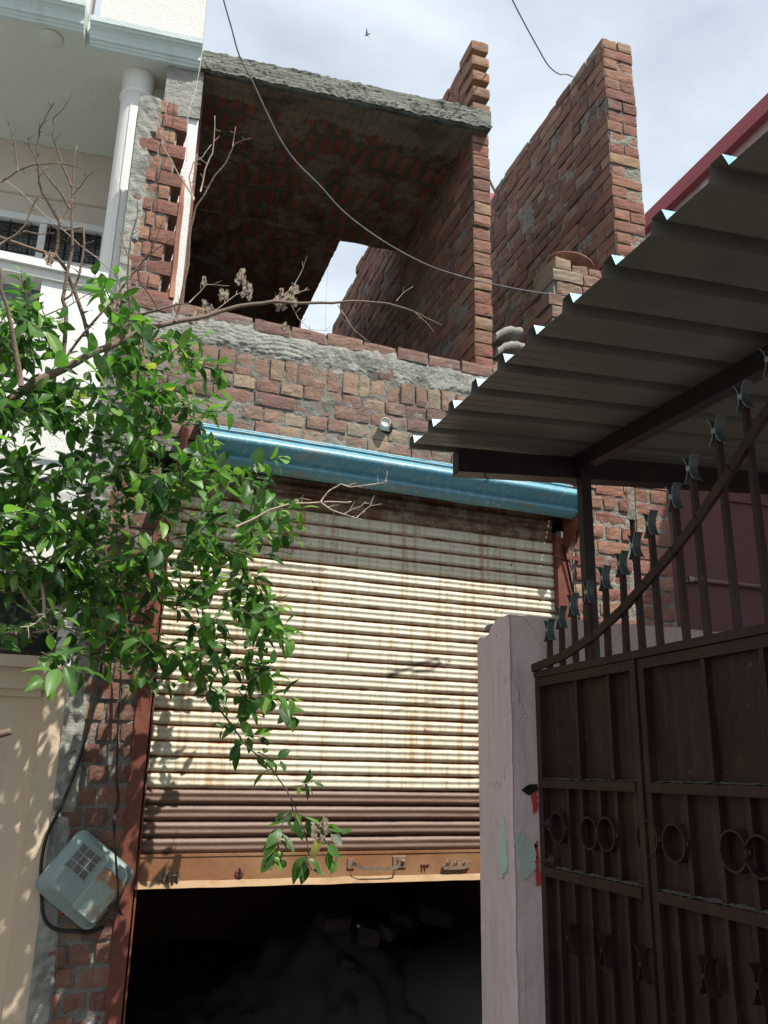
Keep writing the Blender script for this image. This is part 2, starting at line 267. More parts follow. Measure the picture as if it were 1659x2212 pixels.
def shutter_mat():
    t = NT('shutter_paint'); x, y, z = t.xyz()
    cream = t.mix(t.noise(3, 5), (0.66, 0.62, 0.49), (0.54, 0.51, 0.41))
    streak = t.noise(3.2, 6, 0.7, t.map((9, 9, 0.45)), 0.3); band = t.noise(1.2, 3, 0.5, t.map((1.3, 1.3, 0.2)))
    cream = t.mix(t.ramp(t.math('ADD', streak, t.math('MULTIPLY', band, 0.5)), [(0.74, 0.0), (0.92, 0.75)]), cream, (0.4, 0.2, 0.075))
    # rust that creeps out of the joint between two slats
    ph = t.math('FRACT', t.math('DIVIDE', t.math('SUBTRACT', z, 1.1480), 0.0762)); d = t.math('MULTIPLY', t.math('ABSOLUTE', t.math('SUBTRACT', ph, 0.5)), 2.0)
    jr = t.math('ADD', d, t.math('MULTIPLY', t.math('SUBTRACT', t.noise(7, 7, 0.75, t.map((1, 1, 3))), 0.5), 0.75))
    cream = t.mix(t.ramp(jr, [(0.66, 0.0), (0.86, 0.6)]), cream, (0.4, 0.19, 0.07)); cream = t.mix(t.ramp(jr, [(0.84, 0.0), (0.94, 1.0)]), cream, t.mix(t.noise(25, 4), (0.07, 0.03, 0.018), (0.2, 0.08, 0.035)))
    cream = t.mix(t.ramp(t.noise(11, 6, 0.75), [(0.63, 0.0), (0.68, 0.9)]), cream, (0.14, 0.055, 0.03)); cream = t.mix(t.ramp(t.noise(38, 5, 0.7), [(0.66, 0.0), (0.7, 0.7)]), cream, (0.2, 0.09, 0.04)); dr = t.noise(2.0, 5, 0.7, t.map((26, 26, 0.8)), 0.1); cream = t.mix(t.math('MULTIPLY', t.ramp(dr, [(0.62, 0.0), (0.68, 1.0)]), t.ramp(t.noise(1.1, 2), [(0.42, 0.0), (0.6, 0.75)])), cream, (0.36, 0.15, 0.05))
    brown = t.mix(t.noise(6, 5, 0.6, t.map((1, 1, 6))), (0.1, 0.05, 0.035), (0.19, 0.12, 0.09)); brown = t.mix(t.ramp(jr, [(0.8, 0.0), (0.97, 1.0)]), brown, (0.04, 0.02, 0.015))
    zn = t.math('ADD', z, t.math('MULTIPLY', t.math('SUBTRACT', streak, 0.5), 0.02))
    c = t.mix(t.math('LESS_THAN', z, 1.4498), cream, brown)
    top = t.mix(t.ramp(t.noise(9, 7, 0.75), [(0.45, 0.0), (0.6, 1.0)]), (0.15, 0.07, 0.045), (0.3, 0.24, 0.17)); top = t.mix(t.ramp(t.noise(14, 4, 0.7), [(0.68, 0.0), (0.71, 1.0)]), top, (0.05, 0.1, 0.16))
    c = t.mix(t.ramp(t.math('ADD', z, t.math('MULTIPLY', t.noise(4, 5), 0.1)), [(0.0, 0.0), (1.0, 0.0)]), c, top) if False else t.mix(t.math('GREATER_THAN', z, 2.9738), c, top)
    at = t.n('ShaderNodeAttribute', attribute_name='smudge').outputs['Fac']; c = t.mix(t.math('MULTIPLY', at, t.ramp(t.noise(30, 5, 0.7), [(0.3, 0.75), (0.7, 1.0)])), c, (0.035, 0.028, 0.022))
    t.bump(t.noise(60, 5, 0.6), 0.0015); return t.done(c, 0.5, spec=0.35)
M_SHUT = shutter_mat()
def railmat():
    t = NT('bottom_rail_paint'); c = t.mix(t.noise(3.5, 6, 0.65), (0.25, 0.12, 0.055), (0.19, 0.075, 0.035)); c = t.mix(t.ramp(t.noise(2.3, 5), [(0.5, 0.0), (0.66, 0.7)]), c, (0.29, 0.18, 0.09))
    c = t.mix(t.ramp(t.noise(20, 6, 0.7), [(0.62, 0.0), (0.7, 0.8)]), c, (0.1, 0.04, 0.02)); t.bump(t.noise(50, 5), 0.002); return t.done(c, 0.5)
M_RAIL = railmat()
def hoodmat():
    t = NT('blue_hood_paint'); x, y, z = t.xyz(); c = t.mix(t.noise(4, 5, 0.6, t.map((1, 1, 5))), (0.075, 0.24, 0.34), (0.13, 0.34, 0.42))
    c = t.mix(t.ramp(t.noise(3, 7, 0.72, t.map((1, 1, 7))), [(0.54, 0.0), (0.66, 0.8)]), c, (0.3, 0.22, 0.15))
    c = t.mix(t.ramp(t.noise(5, 6, 0.7, t.map((6, 6, 1))), [(0.52, 0.0), (0.66, 0.6)]), c, (0.38, 0.44, 0.42))
    t.bump(t.noise(50, 4), 0.0015); return t.done(c, 0.4, spec=0.4)
M_HOOD = hoodmat()
def leafmat():
    t = NT('citrus_leaf'); c = t.ramp(t.attr(), [(0.0, (0.013, 0.045, 0.012)), (0.4, (0.035, 0.105, 0.02)), (0.7, (0.085, 0.2, 0.034)), (0.93, (0.17, 0.3, 0.055)), (1.0, (0.34, 0.33, 0.09))])
    c = t.mix(t.ramp(t.noise(25, 5, 0.7), [(0.5, 0.0), (0.68, 0.5)]), c, (0.17, 0.2, 0.14))
    t.done(c, 0.42, spec=0.4); tr = t.n('ShaderNodeBsdfTranslucent'); t.l(t.mix(1.0, c, (1.7, 2.1, 0.9), 'MULTIPLY'), tr.inputs[0]); ms = t.n('ShaderNodeMixShader'); ms.inputs[0].default_value = 0.36
    t.l(t.b.outputs[0], ms.inputs[1]); t.l(tr.outputs[0], ms.inputs[2]); t.l(ms.outputs[0], t.o.inputs[0]); t.bump(t.noise(120, 3), 0.001); return t.m
M_LEAF = leafmat()
def simple(name, a, b, s=12, rough=0.85, bs=0.004):
    t = NT(name); c = t.mix(t.noise(s, 6, 0.65), a, b); t.bump(t.noise(s * 4, 5), bs); return t.done(c, rough)
M_BARK = simple('bark', (0.09, 0.06, 0.042), (0.2, 0.14, 0.1), 20)
M_TWIG = simple('dead_twig', (0.28, 0.21, 0.16), (0.45, 0.36, 0.3), 30)
M_GTWIG = simple('green_twig', (0.05, 0.06, 0.03), (0.1, 0.09, 0.05), 30)
M_DRY = simple('dry_leaf', (0.17, 0.125, 0.09), (0.36, 0.29, 0.22), 60)
M_FRUIT = simple('lime_skin', (0.1, 0.2, 0.03), (0.16, 0.26, 0.05), 20, 0.4, 0.001)
M_GROUND = simple('ground_dirt', (0.085, 0.078, 0.066), (0.13, 0.12, 0.1), 3)
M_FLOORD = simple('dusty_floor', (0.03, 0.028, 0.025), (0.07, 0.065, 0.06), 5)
M_TILE = simple('grey_cement_piece', (0.18, 0.175, 0.15), (0.34, 0.33, 0.28), 18, 0.9, 0.01)
M_WOODP = simple('wooden_pole_bark', (0.2, 0.14, 0.1), (0.28, 0.2, 0.15), 14)
M_RTRIM = plaster('red_trim', (0.42, 0.1, 0.11), (0.36, 0.085, 0.1))
def stonemat():
    t = NT('stone_cladding'); x, y, z = t.xyz(); cb = t.n('ShaderNodeCombineXYZ'); t.l(y, cb.inputs[0]); t.l(z, cb.inputs[1])
    bk = t.n('ShaderNodeTexBrick'); t.l(cb.outputs[0], bk.inputs['Vector']); bk.inputs['Scale'].default_value = 1; bk.inputs['Brick Width'].default_value = 0.9; bk.inputs['Row Height'].default_value = 0.42; bk.inputs['Mortar Size'].default_value = 0.05
    bk.inputs['Color1'].default_value = (0.5, 0.42, 0.4, 1); bk.inputs['Color2'].default_value = (0.34, 0.12, 0.12, 1); bk.inputs['Mortar'].default_value = (0.55, 0.52, 0.5, 1); return t.done(bk.outputs['Color'], 0.7)
M_STONE = stonemat()
def glassm(name, col):
    t = NT(name); return t.done(t.mix(t.ramp(t.noise(5, 6, 0.6, dist=1.5), [(0.35, 0.0), (0.7, 1.0)]), col, tuple(c * 2.6 + 0.02 for c in col)), 0.08, spec=0.6)
M_GLASS = glassm('window_glass', (0.03, 0.04, 0.04)); M_GLASSD = glassm('dark_window_glass', (0.014, 0.018, 0.014)); M_GLASSP = glassm('pale_curtained_glass', (0.13, 0.16, 0.17))
M_MGLASS = glassm('meter_glass', (0.05, 0.055, 0.06))
M_UPVC = plaster('window_frame_white', (0.72, 0.75, 0.76), (0.66, 0.7, 0.72), rough=0.4)
M_DISC = plaster('light_disc', (0.6, 0.63, 0.6), (0.55, 0.58, 0.55))
# ------------------------------------------------------------------ brickwork
rng = random.Random(7)
def brick(mb, p, U, V, N, w_, h, d, mi=0, j=0.0035, c=None, r=rng, nx=5, ny=4):
    """one brick: p = lower corner of its face, U,V unit along length/height, N outward; rough arrises"""
    c = r.random() if c is None else c
    tilt = r.uniform(-1, 1) * 0.004; off = r.uniform(-j, j) * 1.3; b = 0.003; sd = r.uniform(0, 99)
    vs = []
    for jy in range(ny + 1):
        for ix in range(nx + 1):
            ex = ix in (0, nx); ey = jy in (0, ny)
            a = ix / nx * w_; e = jy / ny * h
            if ex: a += (b * 0.25 if ix == 0 else -b * 0.25) * r.uniform(0, 1.6)
            if ey: e += (b * 0.25 if jy == 0 else -b * 0.25) * r.uniform(0, 1.6)
            o = off + tilt * (a / w_ - 0.5) + nn((sd + a * 14, e * 18, sd)) * j * 1.1 + nn((sd + a * 50, e * 50, sd)) * j * 0.5
            if ex and ey: o -= b * r.uniform(1.0, 2.6)
            elif ex or ey: o -= b * r.uniform(0.5, 1.5)
            elif ix in (1, nx - 1): a += (-0.6 if ix == 1 else 0.6) * (w_ / nx - 0.012)
            vs.append(p + U * a + V * e + N * o)
    n = nx + 1; fs = [(y_ * n + x_, y_ * n + x_ + 1, (y_ + 1) * n + x_ + 1, (y_ + 1) * n + x_) for y_ in range(ny) for x_ in range(nx)]
    rim = [x_ for x_ in range(n)] + [y_ * n + nx for y_ in range(1, ny + 1)] + [ny * n + x_ for x_ in range(nx - 1, -1, -1)] + [y_ * n for y_ in range(ny - 1, 0, -1)]
    k = len(rim); base = len(vs)
    for q in rim:
        pt = vs[q]; oo = (pt - p).dot(N); vs.append(pt - N * (oo + d))
    fs += [(rim[i], rim[(i + 1) % k], base + (i + 1) % k, base + i) for i in range(k)]
    fs.append([base + i for i in range(k)])
    mb.add(vs, fs, mi, c)
def courses(mb, P, U, N, wid, z0, z1, ch=0.1, L=0.24, d=0.11, jt=0.014, bond='english', start=0, mask=None, r=rng, j=0.0035, lean=None):
    """P = point at the lower left of the face (z=z0)"""
    k = 0; z = z0
    while z < z1 - 0.02:
        h = min(ch, z1 - z); row = k + start
        if bond == 'stretch': ln = L; x = -(L / 2) * (row % 2)
        elif bond == 'header': ln = L / 2; x = -(L / 4) * (row % 2)
        else:
            ln = L if row % 2 == 0 else L / 2; x = -L * 0.25 if row % 2 == 0 else 0
        x += r.uniform(-0.01, 0.01)
        while x < wid - 0.015:
            l_ = ln * r.uniform(0.93, 1.05); a = max(0, x); b = min(wid, x + l_)
            if b - a > 0.03 and (mask is None or mask((a + b) / 2, z - z0 + h / 2)):
                dz = r.uniform(-0.003, 0.003); tl = (r.uniform(-1, 1) * 0.01)
                V = ZV; U2 = (U + ZV * tl).normalized()
                brick(mb, P + U * (a + jt / 2) + ZV * (z - z0 + jt / 2 + dz), U2, V, N, b - a - jt, h - jt, d, j=j, r=r)
            x += l_
        z += ch; k += 1
def mortar(mb, P, U, V, N, wid, hgt, off=-0.009, amp=0.006, res=0.012, mi=1, mask=None, sc1=9.0):
    nx = max(2, int(wid / res)); ny = max(2, int(hgt / res)); 
    def fn(a, b):
        p = P + U * (a * wid) + V * (b * hgt); o = off + amp * (nn(p, sc1) + 0.6 * nn(p, sc1 * 3.1) + 0.4 * nn(p, 61)); 
        if mask: o = mask(a * wid, b * hgt, o, p)
        return p + N * o
    mb.grid(nx, ny, fn, mi, 0.5, False)
# ================================================================== SETTING
g = MB(); g.add([(-400, -400, 0), (400, -400, 0), (400, 400, 0), (-400, 400, 0)], [(0, 1, 2, 3)]); tag(obj('ground', g, M_GROUND), None, None, kind='structure')
# ================================================================== SHOP BUILDING
shop = thing('shop_building', 'unfinished brick shop with an open upper room, half raised rolling shutter and blue hood', 'building', S(1.5, 0, -0.1))
# parapet / front wall above the shutter ---------------------------------------------------
mb = MB(); zt = 4.105
def prow(z, h, L, x0, x1, lenv=0.06, c0=0.0, c1=1.0, dz=0.0, out_=0.0, ch=0.0):
    x = x0 + rng.uniform(-L, 0)
    while x < x1:
        l_ = L * rng.uniform(1 - lenv, 1 + lenv); a = max(x, x0); b = min(x + l_, x1)
        if b - a > 0.03:
            zz = z + rng.uniform(-0.004, 0.004) + dz; hh = h * rng.uniform(0.96, 1.02)
            brick(mb, S(a + 0.006, zz + 0.006, out_), SU, ZV, SN, b - a - 0.012, hh - 0.011, 0.1, j=0.006, c=rng.uniform(c0, c1))
        x += l_
prow(4.02, 0.09, 0.23, -0.1, 2.36, 0.05, 0.0, 0.5)         # top course
prow(3.725, 0.145, 0.092, -0.05, 3.3, 0.16, 0.3, 1.0)      # bricks on edge
prow(3.64, 0.088, 0.13, -0.05, 3.3, 0.12, 0.2, 0.95)
prow(3.553, 0.09, 0.245, -0.05, 3.3, 0.06, 0.0, 0.45)
prow(3.462, 0.09, 0.135, -0.05, 3.3, 0.1, 0.35, 1.0)
prow(3.372, 0.09, 0.14, -0.05, 3.3, 0.1, 0.2, 0.9)
prow(3.28, 0.09, 0.24, -0.05, 3.3, 0.08, 0.1, 0.6)
prow(3.87, 0.15, 0.25, -0.05, 3.3, 0.08, 0.1, 0.4, out_=-0.012)
mortar(mb, S(-0.12, 3.2, 0), SU, ZV, SN, 3.45, 0.87, off=-0.0085, amp=0.008)
mb.box(S(-0.12, 3.2, -0.02), SU * 3.45, ZV * 0.85, -SN * 0.2, 1)
fw = obj('parapet_wall', mb, [M_WEATH, M_MORTD], shop)
mb = MB()
def smask(x, y, o, p):
    edge_lo = 0.07 + 0.06 * nn(p, 5) + 0.04 * nn(p, 14) + 0.025 * nn(p, 40); edge_hi = 0.26 + 0.02 * nn(p, 6)
    t = min((y - edge_lo) / 0.05, (edge_hi - y) / 0.05); t = max(-1, min(1, t))
    ridg = 0.0025 * math.sin(p.z * 260 + 14 * nn(p, 5)) * max(0, nn(p, 3) + 0.3)
    return -0.012 + 0.013 * t + 0.007 * (nn(p, 7) + 0.9 * nn(p, 19) + 0.5 * nn(p, 50)) + ridg
mortar(mb, S(0.02, 3.79, 0.0), SU, ZV, SN, 2.5, 0.29, res=0.008, mi=0, mask=smask)
obj('cement_smear', mb, [M_CEM], fw)
# toothed brick pier at the upper left --------------------------------------------------------
mb = MB(); z = 4.06; k = 0; pc = random.Random(3)
while z < 5.4:
    if k % 2 == 0:
        brick(mb, S(-0.10 + 0.0, z, 0), SU, ZV, SN, 0.12, 0.085, 0.2, c=pc.uniform(0, 0.8), j=0.006)
        brick(mb, S(0.03, z, 0.002), SU, ZV, SN, 0.145, 0.088, 0.22, c=pc.uniform(0.0, 0.5), j=0.005)
    else:
        brick(mb, S(-0.10, z, 0), SU, ZV, SN, 0.085, 0.085, 0.2, c=pc.uniform(0.2, 1), j=0.006)
        brick(mb, S(-0.005, z, 0), SU, ZV, SN, 0.045, 0.085, 0.2, c=pc.uniform(0.3, 1), j=0.006)
        brick(mb, S(0.048, z, 0), SU, ZV, SN, 0.062, 0.084, 0.2, c=pc.uniform(0.3, 1), j=0.006)
        brick(mb, S(0.16, z, -0.12), SU, ZV, SN, 0.03, 0.084, 0.1, c=0.2, j=0.006)
    z += 0.1; k += 1
mb.box(S(-0.1, 4.05, -0.01), SU * 0.2, ZV * 1.36, -SN * 0.2, 1)
mortar(mb, S(-0.11, 4.05, 0), SU, ZV, SN, 0.22, 1.36, off=-0.014, amp=0.008, res=0.01)
pier = obj('toothed_pier', mb, [M_ORG, M_MORT], shop)
mb = MB()
def pm(x, y, o, p):
    e = 0.095 + 0.035 * nn(p, 5.5) + 0.02 * nn(p, 17) + (0.03 if y > 1.15 else 0) - (0.03 if y < 0.4 else 0)
    return -0.01 + 0.016 * max(-1, min(1, (e - x) / 0.02)) + 0.008 * (nn(p, 9) + nn(p, 24))
mortar(mb, S(-0.118, 4.04, 0), SU, ZV, SN, 0.24, 1.4, res=0.008, mi=0, mask=pm)
mb.box(S(-0.118, 4.04, 0.004), SU * 0.012, ZV * 1.4, -SN * 0.2, 0)
obj('cement_smear', mb, [M_CEM], pier)
mb = MB()                                                  # rotten timber upright beside the pier
for i in range(9):
    x = 0.176 + 0.008 * (i % 3); mb.tube([S(x + 0.004 * math.sin(q * 2.1 + i) , 4.12 + q * 0.2, 0.002 - 0.012 * (i // 3)) for q in range(5)], [0.007, 0.008, 0.007, 0.006, 0.003], 6)
obj('timber_splinters', mb, [simple('rotten_wood', (0.2, 0.075, 0.05), (0.3, 0.15, 0.1), 30)], shop)
# lower left pier ---------------------------------------------------------------------------------
mb = MB(); courses(mb, S(-0.09, 0.0, 0), SU, SN, 0.315, 0.0, 3.1, ch=0.098, L=0.23, jt=0.018, bond='english', j=0.006)
mortar(mb, S(-0.09, 0, 0), SU, ZV, SN, 0.315, 3.1, off=-0.010, amp=0.009)
mb.box(S(-0.09, 0, -0.02), SU * 0.315, ZV * 3.1, -SN * 0.25, 1)
lp = obj('front_pier', mb, [M_RED, M_MORTD], shop)
mb = MB()
def lm(x, y, o, p):
    e = 0.1 + 0.03 * nn(p, 4.5) + 0.02 * nn(p, 15)
    return -0.012 + 0.024 * max(-1, min(1, (e - x) / 0.02)) + 0.014 * (nn(p, 8) + nn(p, 22))
mortar(mb, S(-0.115, 0, 0), SU, ZV, SN, 0.2, 3.3, res=0.01, mi=0, mask=lm); obj('torn_render', mb, [M_CEM], lp)
# right pier -----------------------------------------------------------------------------------
mb = MB(); courses(mb, S(2.82, 0.0, 0), SU, SN, 0.46, 0.0, 4.02, ch=0.101, L=0.25, jt=0.02, bond='english', start=1, j=0.007)
mortar(mb, S(2.82, 0, 0), SU, ZV, SN, 0.46, 4.05, off=-0.011, amp=0.008); mb.box(S(2.72, 0, -0.02), SU * 0.56, ZV * 3.05, -SN * 0.25, 1)
obj('front_pier', mb, [M_ORG, M_MORT], shop)
# room side wall (thin, half brick) with upper toothed part ---------------------------------------
WX = 2.165; mb = MB(); rr = random.Random(12)
def tzp(y): return 6.78 - 0.06 * (y - 4.64) if y < 7.28 else 6.62 - 0.19 * (y - 7.28)
def side_run(mb, X, y0, y1, z0, topf, ch, r, d=0.1, L=0.24, slots=()):
    z = z0; k = 0
    while z < 8:
        y = y0 - (L / 2 if k % 2 else 0) + 0.0
        alive = False
        while y < y1:
            l_ = L * r.uniform(0.94, 1.04); a = max(y, y0); b = min(y + l_, y1)
            if b - a > 0.03 and z + ch < topf((a + b) / 2) + 0.03:
                alive = True
                if not any(sa < (a + b) / 2 < sb and za < z + ch / 2 < zb for sa, sb, za, zb in slots):
                    dz = r.uniform(-0.003, 0.003)
                    brick(mb, Vector((X, b - 0.007, z + 0.007 + dz)), -YV, ZV, -XV, b - a - 0.011, ch - 0.012, d, j=0.005, r=r, nx=5, ny=3)
            y += l_
        z += ch; k += 1
        if not alive: break
# end bricks
z = 3.5; k = 0
while z < 5.93:
    tg = rr.uniform(-0.004, 0.004)
    brick(mb, Vector((WX - 0.004 + tg, 4.68, z + 0.006)), XV, ZV, -YV, 0.128, 0.088, 0.12 if k % 2 else 0.24, c=rr.uniform(0.4, 0.97), j=0.006, r=rr); z += 0.1; k += 1
side_run(mb, WX, 4.69, 6.14, 3.5, lambda y: 6.0, 0.1, rr, slots=((4.85, 5.0, 4.55, 4.68), (4.9, 5.0, 5.18, 5.25)))
side_run(mb, WX - 0.035, 6.14, 9.2, 3.5, tzp, 0.1, rr, slots=((7.0, 7.12, 4.9, 5.1),))
z = 6.15; k = 0
while z < 6.8:
    brick(mb, Vector((WX - 0.01, 4.655, z)), XV, ZV, -YV, 0.135, 0.078, 0.24, c=rr.uniform(0.8, 1), j=0.005, r=rr); z += 0.143; k += 1
side_run(mb, WX - 0.008, 4.78, 6.14, 6.17, tzp, 0.1, rr)
mb.abox((WX + 0.008, 4.7, 3.45), (WX + 0.12, 6.14, 5.98), 1); mb.abox((WX + 0.008, 4.80, 6.15), (WX + 0.115, 6.14, 6.70), 1)
def slope_wall(mb, x0, x1, ya, yb, z0, fa, fb, mi):
    mb.prism([(x0, ya, z0), (x0, yb, z0), (x0, yb, fb), (x0, ya, fa)], XV * (x1 - x0), mi)
slope_wall(mb, WX - 0.02, WX + 0.11, 6.15, 7.28, 3.45, 6.66, 6.57, 1); slope_wall(mb, WX - 0.02, WX + 0.11, 7.28, 9.2, 3.45, 6.57, 6.2, 1)
mortar(mb, Vector((WX, 6.14, 3.5)), -YV, ZV, -XV, 1.44, 2.45, off=-0.009, amp=0.006, res=0.016)
mortar(mb, Vector((WX - 0.035, 9.2, 3.5)), -YV, ZV, -XV, 3.05, 2.68, off=-0.009, amp=0.008, res=0.03)
mortar(mb, Vector((WX - 0.005, 4.69, 3.5)), XV, ZV, -YV, 0.128, 2.45, off=-0.009, amp=0.006)
obj('room_side_wall', mb, [M_RED, M_MORTD], shop)
# roof slab ---------------------------------------------------------------------------------------------
mb = MB(); sx0, sx1, sz0, sz1 = 0.235, 2.285, 5.985, 6.145
def slabfront(a, b):
    s = sx0 + a * (sx1 - sx0); z = sz0 + b * (sz1 - sz0); p = NF(s, z)
    e = 0.012 * nn(p, 11) + 0.01 * nn(p, 30) + 0.007 * nn(p, 70)
    zz = (0.010 * nn(p + Vector((5, 0, 0)), 9) + 0.008 * nn(p, 34)) * (1 if b > 0.99 else (0.6 if b < 0.01 else 0.3))
    return NF(s, z + zz, 0.0 + e + (0.012 if b < 0.3 else 0))
mb.grid(200, 16, slabfront, 0, 0.5, False)
mb.box(NF(sx0, sz0 + 0.003, -0.0), NU * (sx1 - sx0 - 0.003), ZV * 0.152, Vector((0, 0.10, 0)), 0)
mb.abox((0.26, 4.80, 6.0), (2.295, 6.24, 6.13), 0); mb.abox((0.26, 6.24, 6.0), (1.62, 8.4, 6.13), 0)
rs = obj('roof_slab', mb, [M_SLAB], shop)
mb = MB()
mb.grid(150, 130, lambda a, b: Vector((0.24 + a * (WX + 0.10 - 0.24), NF(0.24 + a * 1.95, 0).y + 0.02 + b * (6.255 - NF(0.24 + a * 1.95, 0).y), 5.985 + 0.006 * (nn((a * 9, b * 7, 1)) + 0.6 * nn((a * 30, b * 26, 4))) - 0.035 * max(0, 1 - b * 9) * (0.6 + 0.6 * nn((a * 8, 2, 2))) - (0.012 if b > 0.985 else 0) * (0.5 + nn((a * 14, 3, 3))))), 0, 0.5, False)
mb.grid(60, 70, lambda a, b: Vector((0.24 + a * 1.385 + (0.006 * nn((b * 40, 7, 1)) if a > 0.99 else 0), 6.245 + b * 2.15, 5.985 + 0.006 * (nn((a * 6, b * 9, 8)) + 0.6 * nn((a * 20, b * 30, 4))))), 0, 0.5, False)
obj('soffit', mb, [M_CEIL], rs, loc=(0, 0, 0))
# remaining room walls, floor, ceiling of the shop below ----------------------------------------
mb = MB(); mb.abox((0.262, 4.98, 3.46), (0.28, 8.3, 5.98)); mb.abox((0.26, 8.3, 3.2), (1.62, 8.42, 6.0)); mb.abox((1.60, 7.75, 3.2), (1.62, 8.3, 6.0)); 
obj('room_rear_wall', mb, [M_RED], shop)
mb = MB(); mb.abox((0.2, 4.77, 3.32), (3.3, 9.0, 3.45)); obj('upper_floor', mb, [M_SLAB], shop)
mb = MB(); mb.abox((0.0, 4.80, 0.0), (0.18, 9.0, 3.32)); mb.abox((3.1, 4.98, 0.0), (3.28, 9.0, 3.32)); mb.abox((0.0, 9.0, 0.0), (3.28, 9.12, 3.45))
obj('shop_inner_wall', mb, [M_RED], shop)
# shutter ---------------------------------------------------------------------------------------------
s0, s1 = 0.30, 2.69; zb, ztp = 1.145, 3.32; pitch = 0.0762
mb = MB(); NXS = 240; npp = 12; nrow = int((ztp - zb) / pitch * npp)
def prof(t):       # t 0..1 from joint to joint (upwards)
    if t < 0.09: return -0.017
    u = (t - 0.09) / 0.91
    return -0.007 + 0.012 * math.sin(math.pi * min(1.0, u * 1.01)) ** 0.45 + 0.0036 * math.cos(u * 4 * math.pi) * (-1 if u < 0.92 else 0)
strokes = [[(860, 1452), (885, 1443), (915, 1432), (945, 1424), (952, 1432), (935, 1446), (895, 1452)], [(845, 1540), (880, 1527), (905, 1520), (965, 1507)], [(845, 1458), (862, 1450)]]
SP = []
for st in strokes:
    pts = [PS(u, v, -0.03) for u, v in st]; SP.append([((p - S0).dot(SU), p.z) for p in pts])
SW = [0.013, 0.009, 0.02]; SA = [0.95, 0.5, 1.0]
def smudge(s, z):  # strength of the soft dark strokes drawn on the slats
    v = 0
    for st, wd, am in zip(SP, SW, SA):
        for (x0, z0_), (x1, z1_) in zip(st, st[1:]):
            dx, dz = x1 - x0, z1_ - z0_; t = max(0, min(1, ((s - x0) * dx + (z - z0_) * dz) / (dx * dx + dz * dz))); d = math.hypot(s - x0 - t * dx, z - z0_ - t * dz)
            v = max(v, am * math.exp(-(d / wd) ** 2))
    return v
zs = []; nsl = int(round((ztp - zb) / pitch))
for i in range(nsl):
    for t in (0, 0.04, 0.085, 0.092, 0.13, 0.18, 0.24, 0.32, 0.4, 0.48, 0.56, 0.64, 0.72, 0.8, 0.88, 0.95, 0.99): zs.append((zb + (i + t) * pitch, t))
sag = lambda s, z: 0.0035 * nn((s * 1.1, z * 2, 3)) + 0.002 * nn((s * 3, z * 9, 3))
vs = []; so_ = []
for z, t in zs:
    for i in range(NXS + 1):
        s = s0 + (s1 - s0) * i / NXS; vs.append(S(s, z + 0.0015 * nn((s * 2, int(z / pitch), 1)), -0.045 + prof(t) + sag(s, z))); so_.append(smudge(s, z) if 1.7 < z < 2.3 and 1.3 < s < 2.1 else 0)
n = NXS + 1; mb.add(vs, [(j * n + i, j * n + i + 1, (j + 1) * n + i + 1, (j + 1) * n + i) for j in range(len(zs) - 1) for i in range(NXS)], 0, 0.5, True)
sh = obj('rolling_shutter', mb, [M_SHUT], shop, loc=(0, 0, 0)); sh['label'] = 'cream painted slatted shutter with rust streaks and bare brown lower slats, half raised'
at = sh.data.attributes.new('smudge', 'FLOAT', 'POINT'); at.data.foreach_set('value', so_)
mb = MB(); 
mb.grid(60, 6, lambda a, b: S(s0 - 0.01 + a * (s1 - s0 + 0.02), 1.03 + b * 0.116, -0.03 + 0.002 * nn((a * 9, b, 1))), 0, 0.5, False)
mb.grid(60, 2, lambda a, b: S(s0 - 0.01 + a * (s1 - s0 + 0.02), 1.002 + b * 0.028 + 0.003 * nn((a * 14, 0, 5)), 0.012 - b * 0.042), 1, 0.5, False)
mb.grid(60, 1, lambda a, b: S(s0 - 0.01 + a * (s1 - s0 + 0.02), 1.002 + 0.003 * nn((a * 14, 0, 5)), 0.012 - b * 0.06), 1, 0.5, False)
mb.box(S(s0, 1.139, -0.05), SU * (s1 - s0), ZV * 0.012, SN * 0.024, 0)
br = obj('bottom_rail', mb, [M_RAIL, metal('rail_lip', (0.3, 0.2, 0.11), (0.22, 0.12, 0.06), 0.6)], sh)
mb = MB(); hp = [PS(760, 1868, -0.03), PS(858, 1868, -0.03)]; hc = (hp[0] + hp[1]) / 2; hz = hc.z
a0 = (hp[0] - S0).dot(SU); a1 = (hp[1] - S0).dot(SU)
path = [S(a0, hz + 0.012, 0), S(a0 + 0.012, hz + 0.005, 0.028), S(a0 + 0.05, hz - 0.012, 0.045), S(a1 - 0.05, hz - 0.014, 0.045), S(a1 - 0.015, hz - 0.01, 0.04), S(a1, hz + 0.01, 0.02), S(a1 - 0.004, hz + 0.016, 0)]
path = [p - SN * 0.028 for p in path]
for p, q in zip(path, path[1:]): d_ = q - p; mb.box(p - ZV * 0.009, d_ * 1.04, ZV * 0.018, SN * 0.004)
mb.rbox(S(a0 - 0.006, hz + 0.008, -0.026), SU, ZV, SN, 0.04, 0.05, 0.006); mb.rbox(S(a1 + 0.012, hz + 0.012, -0.026), SU, ZV, SN, 0.075, 0.06, 0.007, 0.3)
mb.lathe(S(a1 + 0.03, hz + 0.015, -0.024), [(0.0, 0.012), (0.01, 0.011), (0.012, 0)], SN, 10)
obj('handle', mb, [M_STEEL], sh)
mb = MB(); lp_ = PS(370, 1893, -0.03); a = (lp_ - S0).dot(SU); zc = lp_.z
for dx in (-0.035, -0.012, 0.03): mb.rbox(S(a + dx, zc, -0.018), SU, ZV, SN, 0.008, 0.05, 0.026)
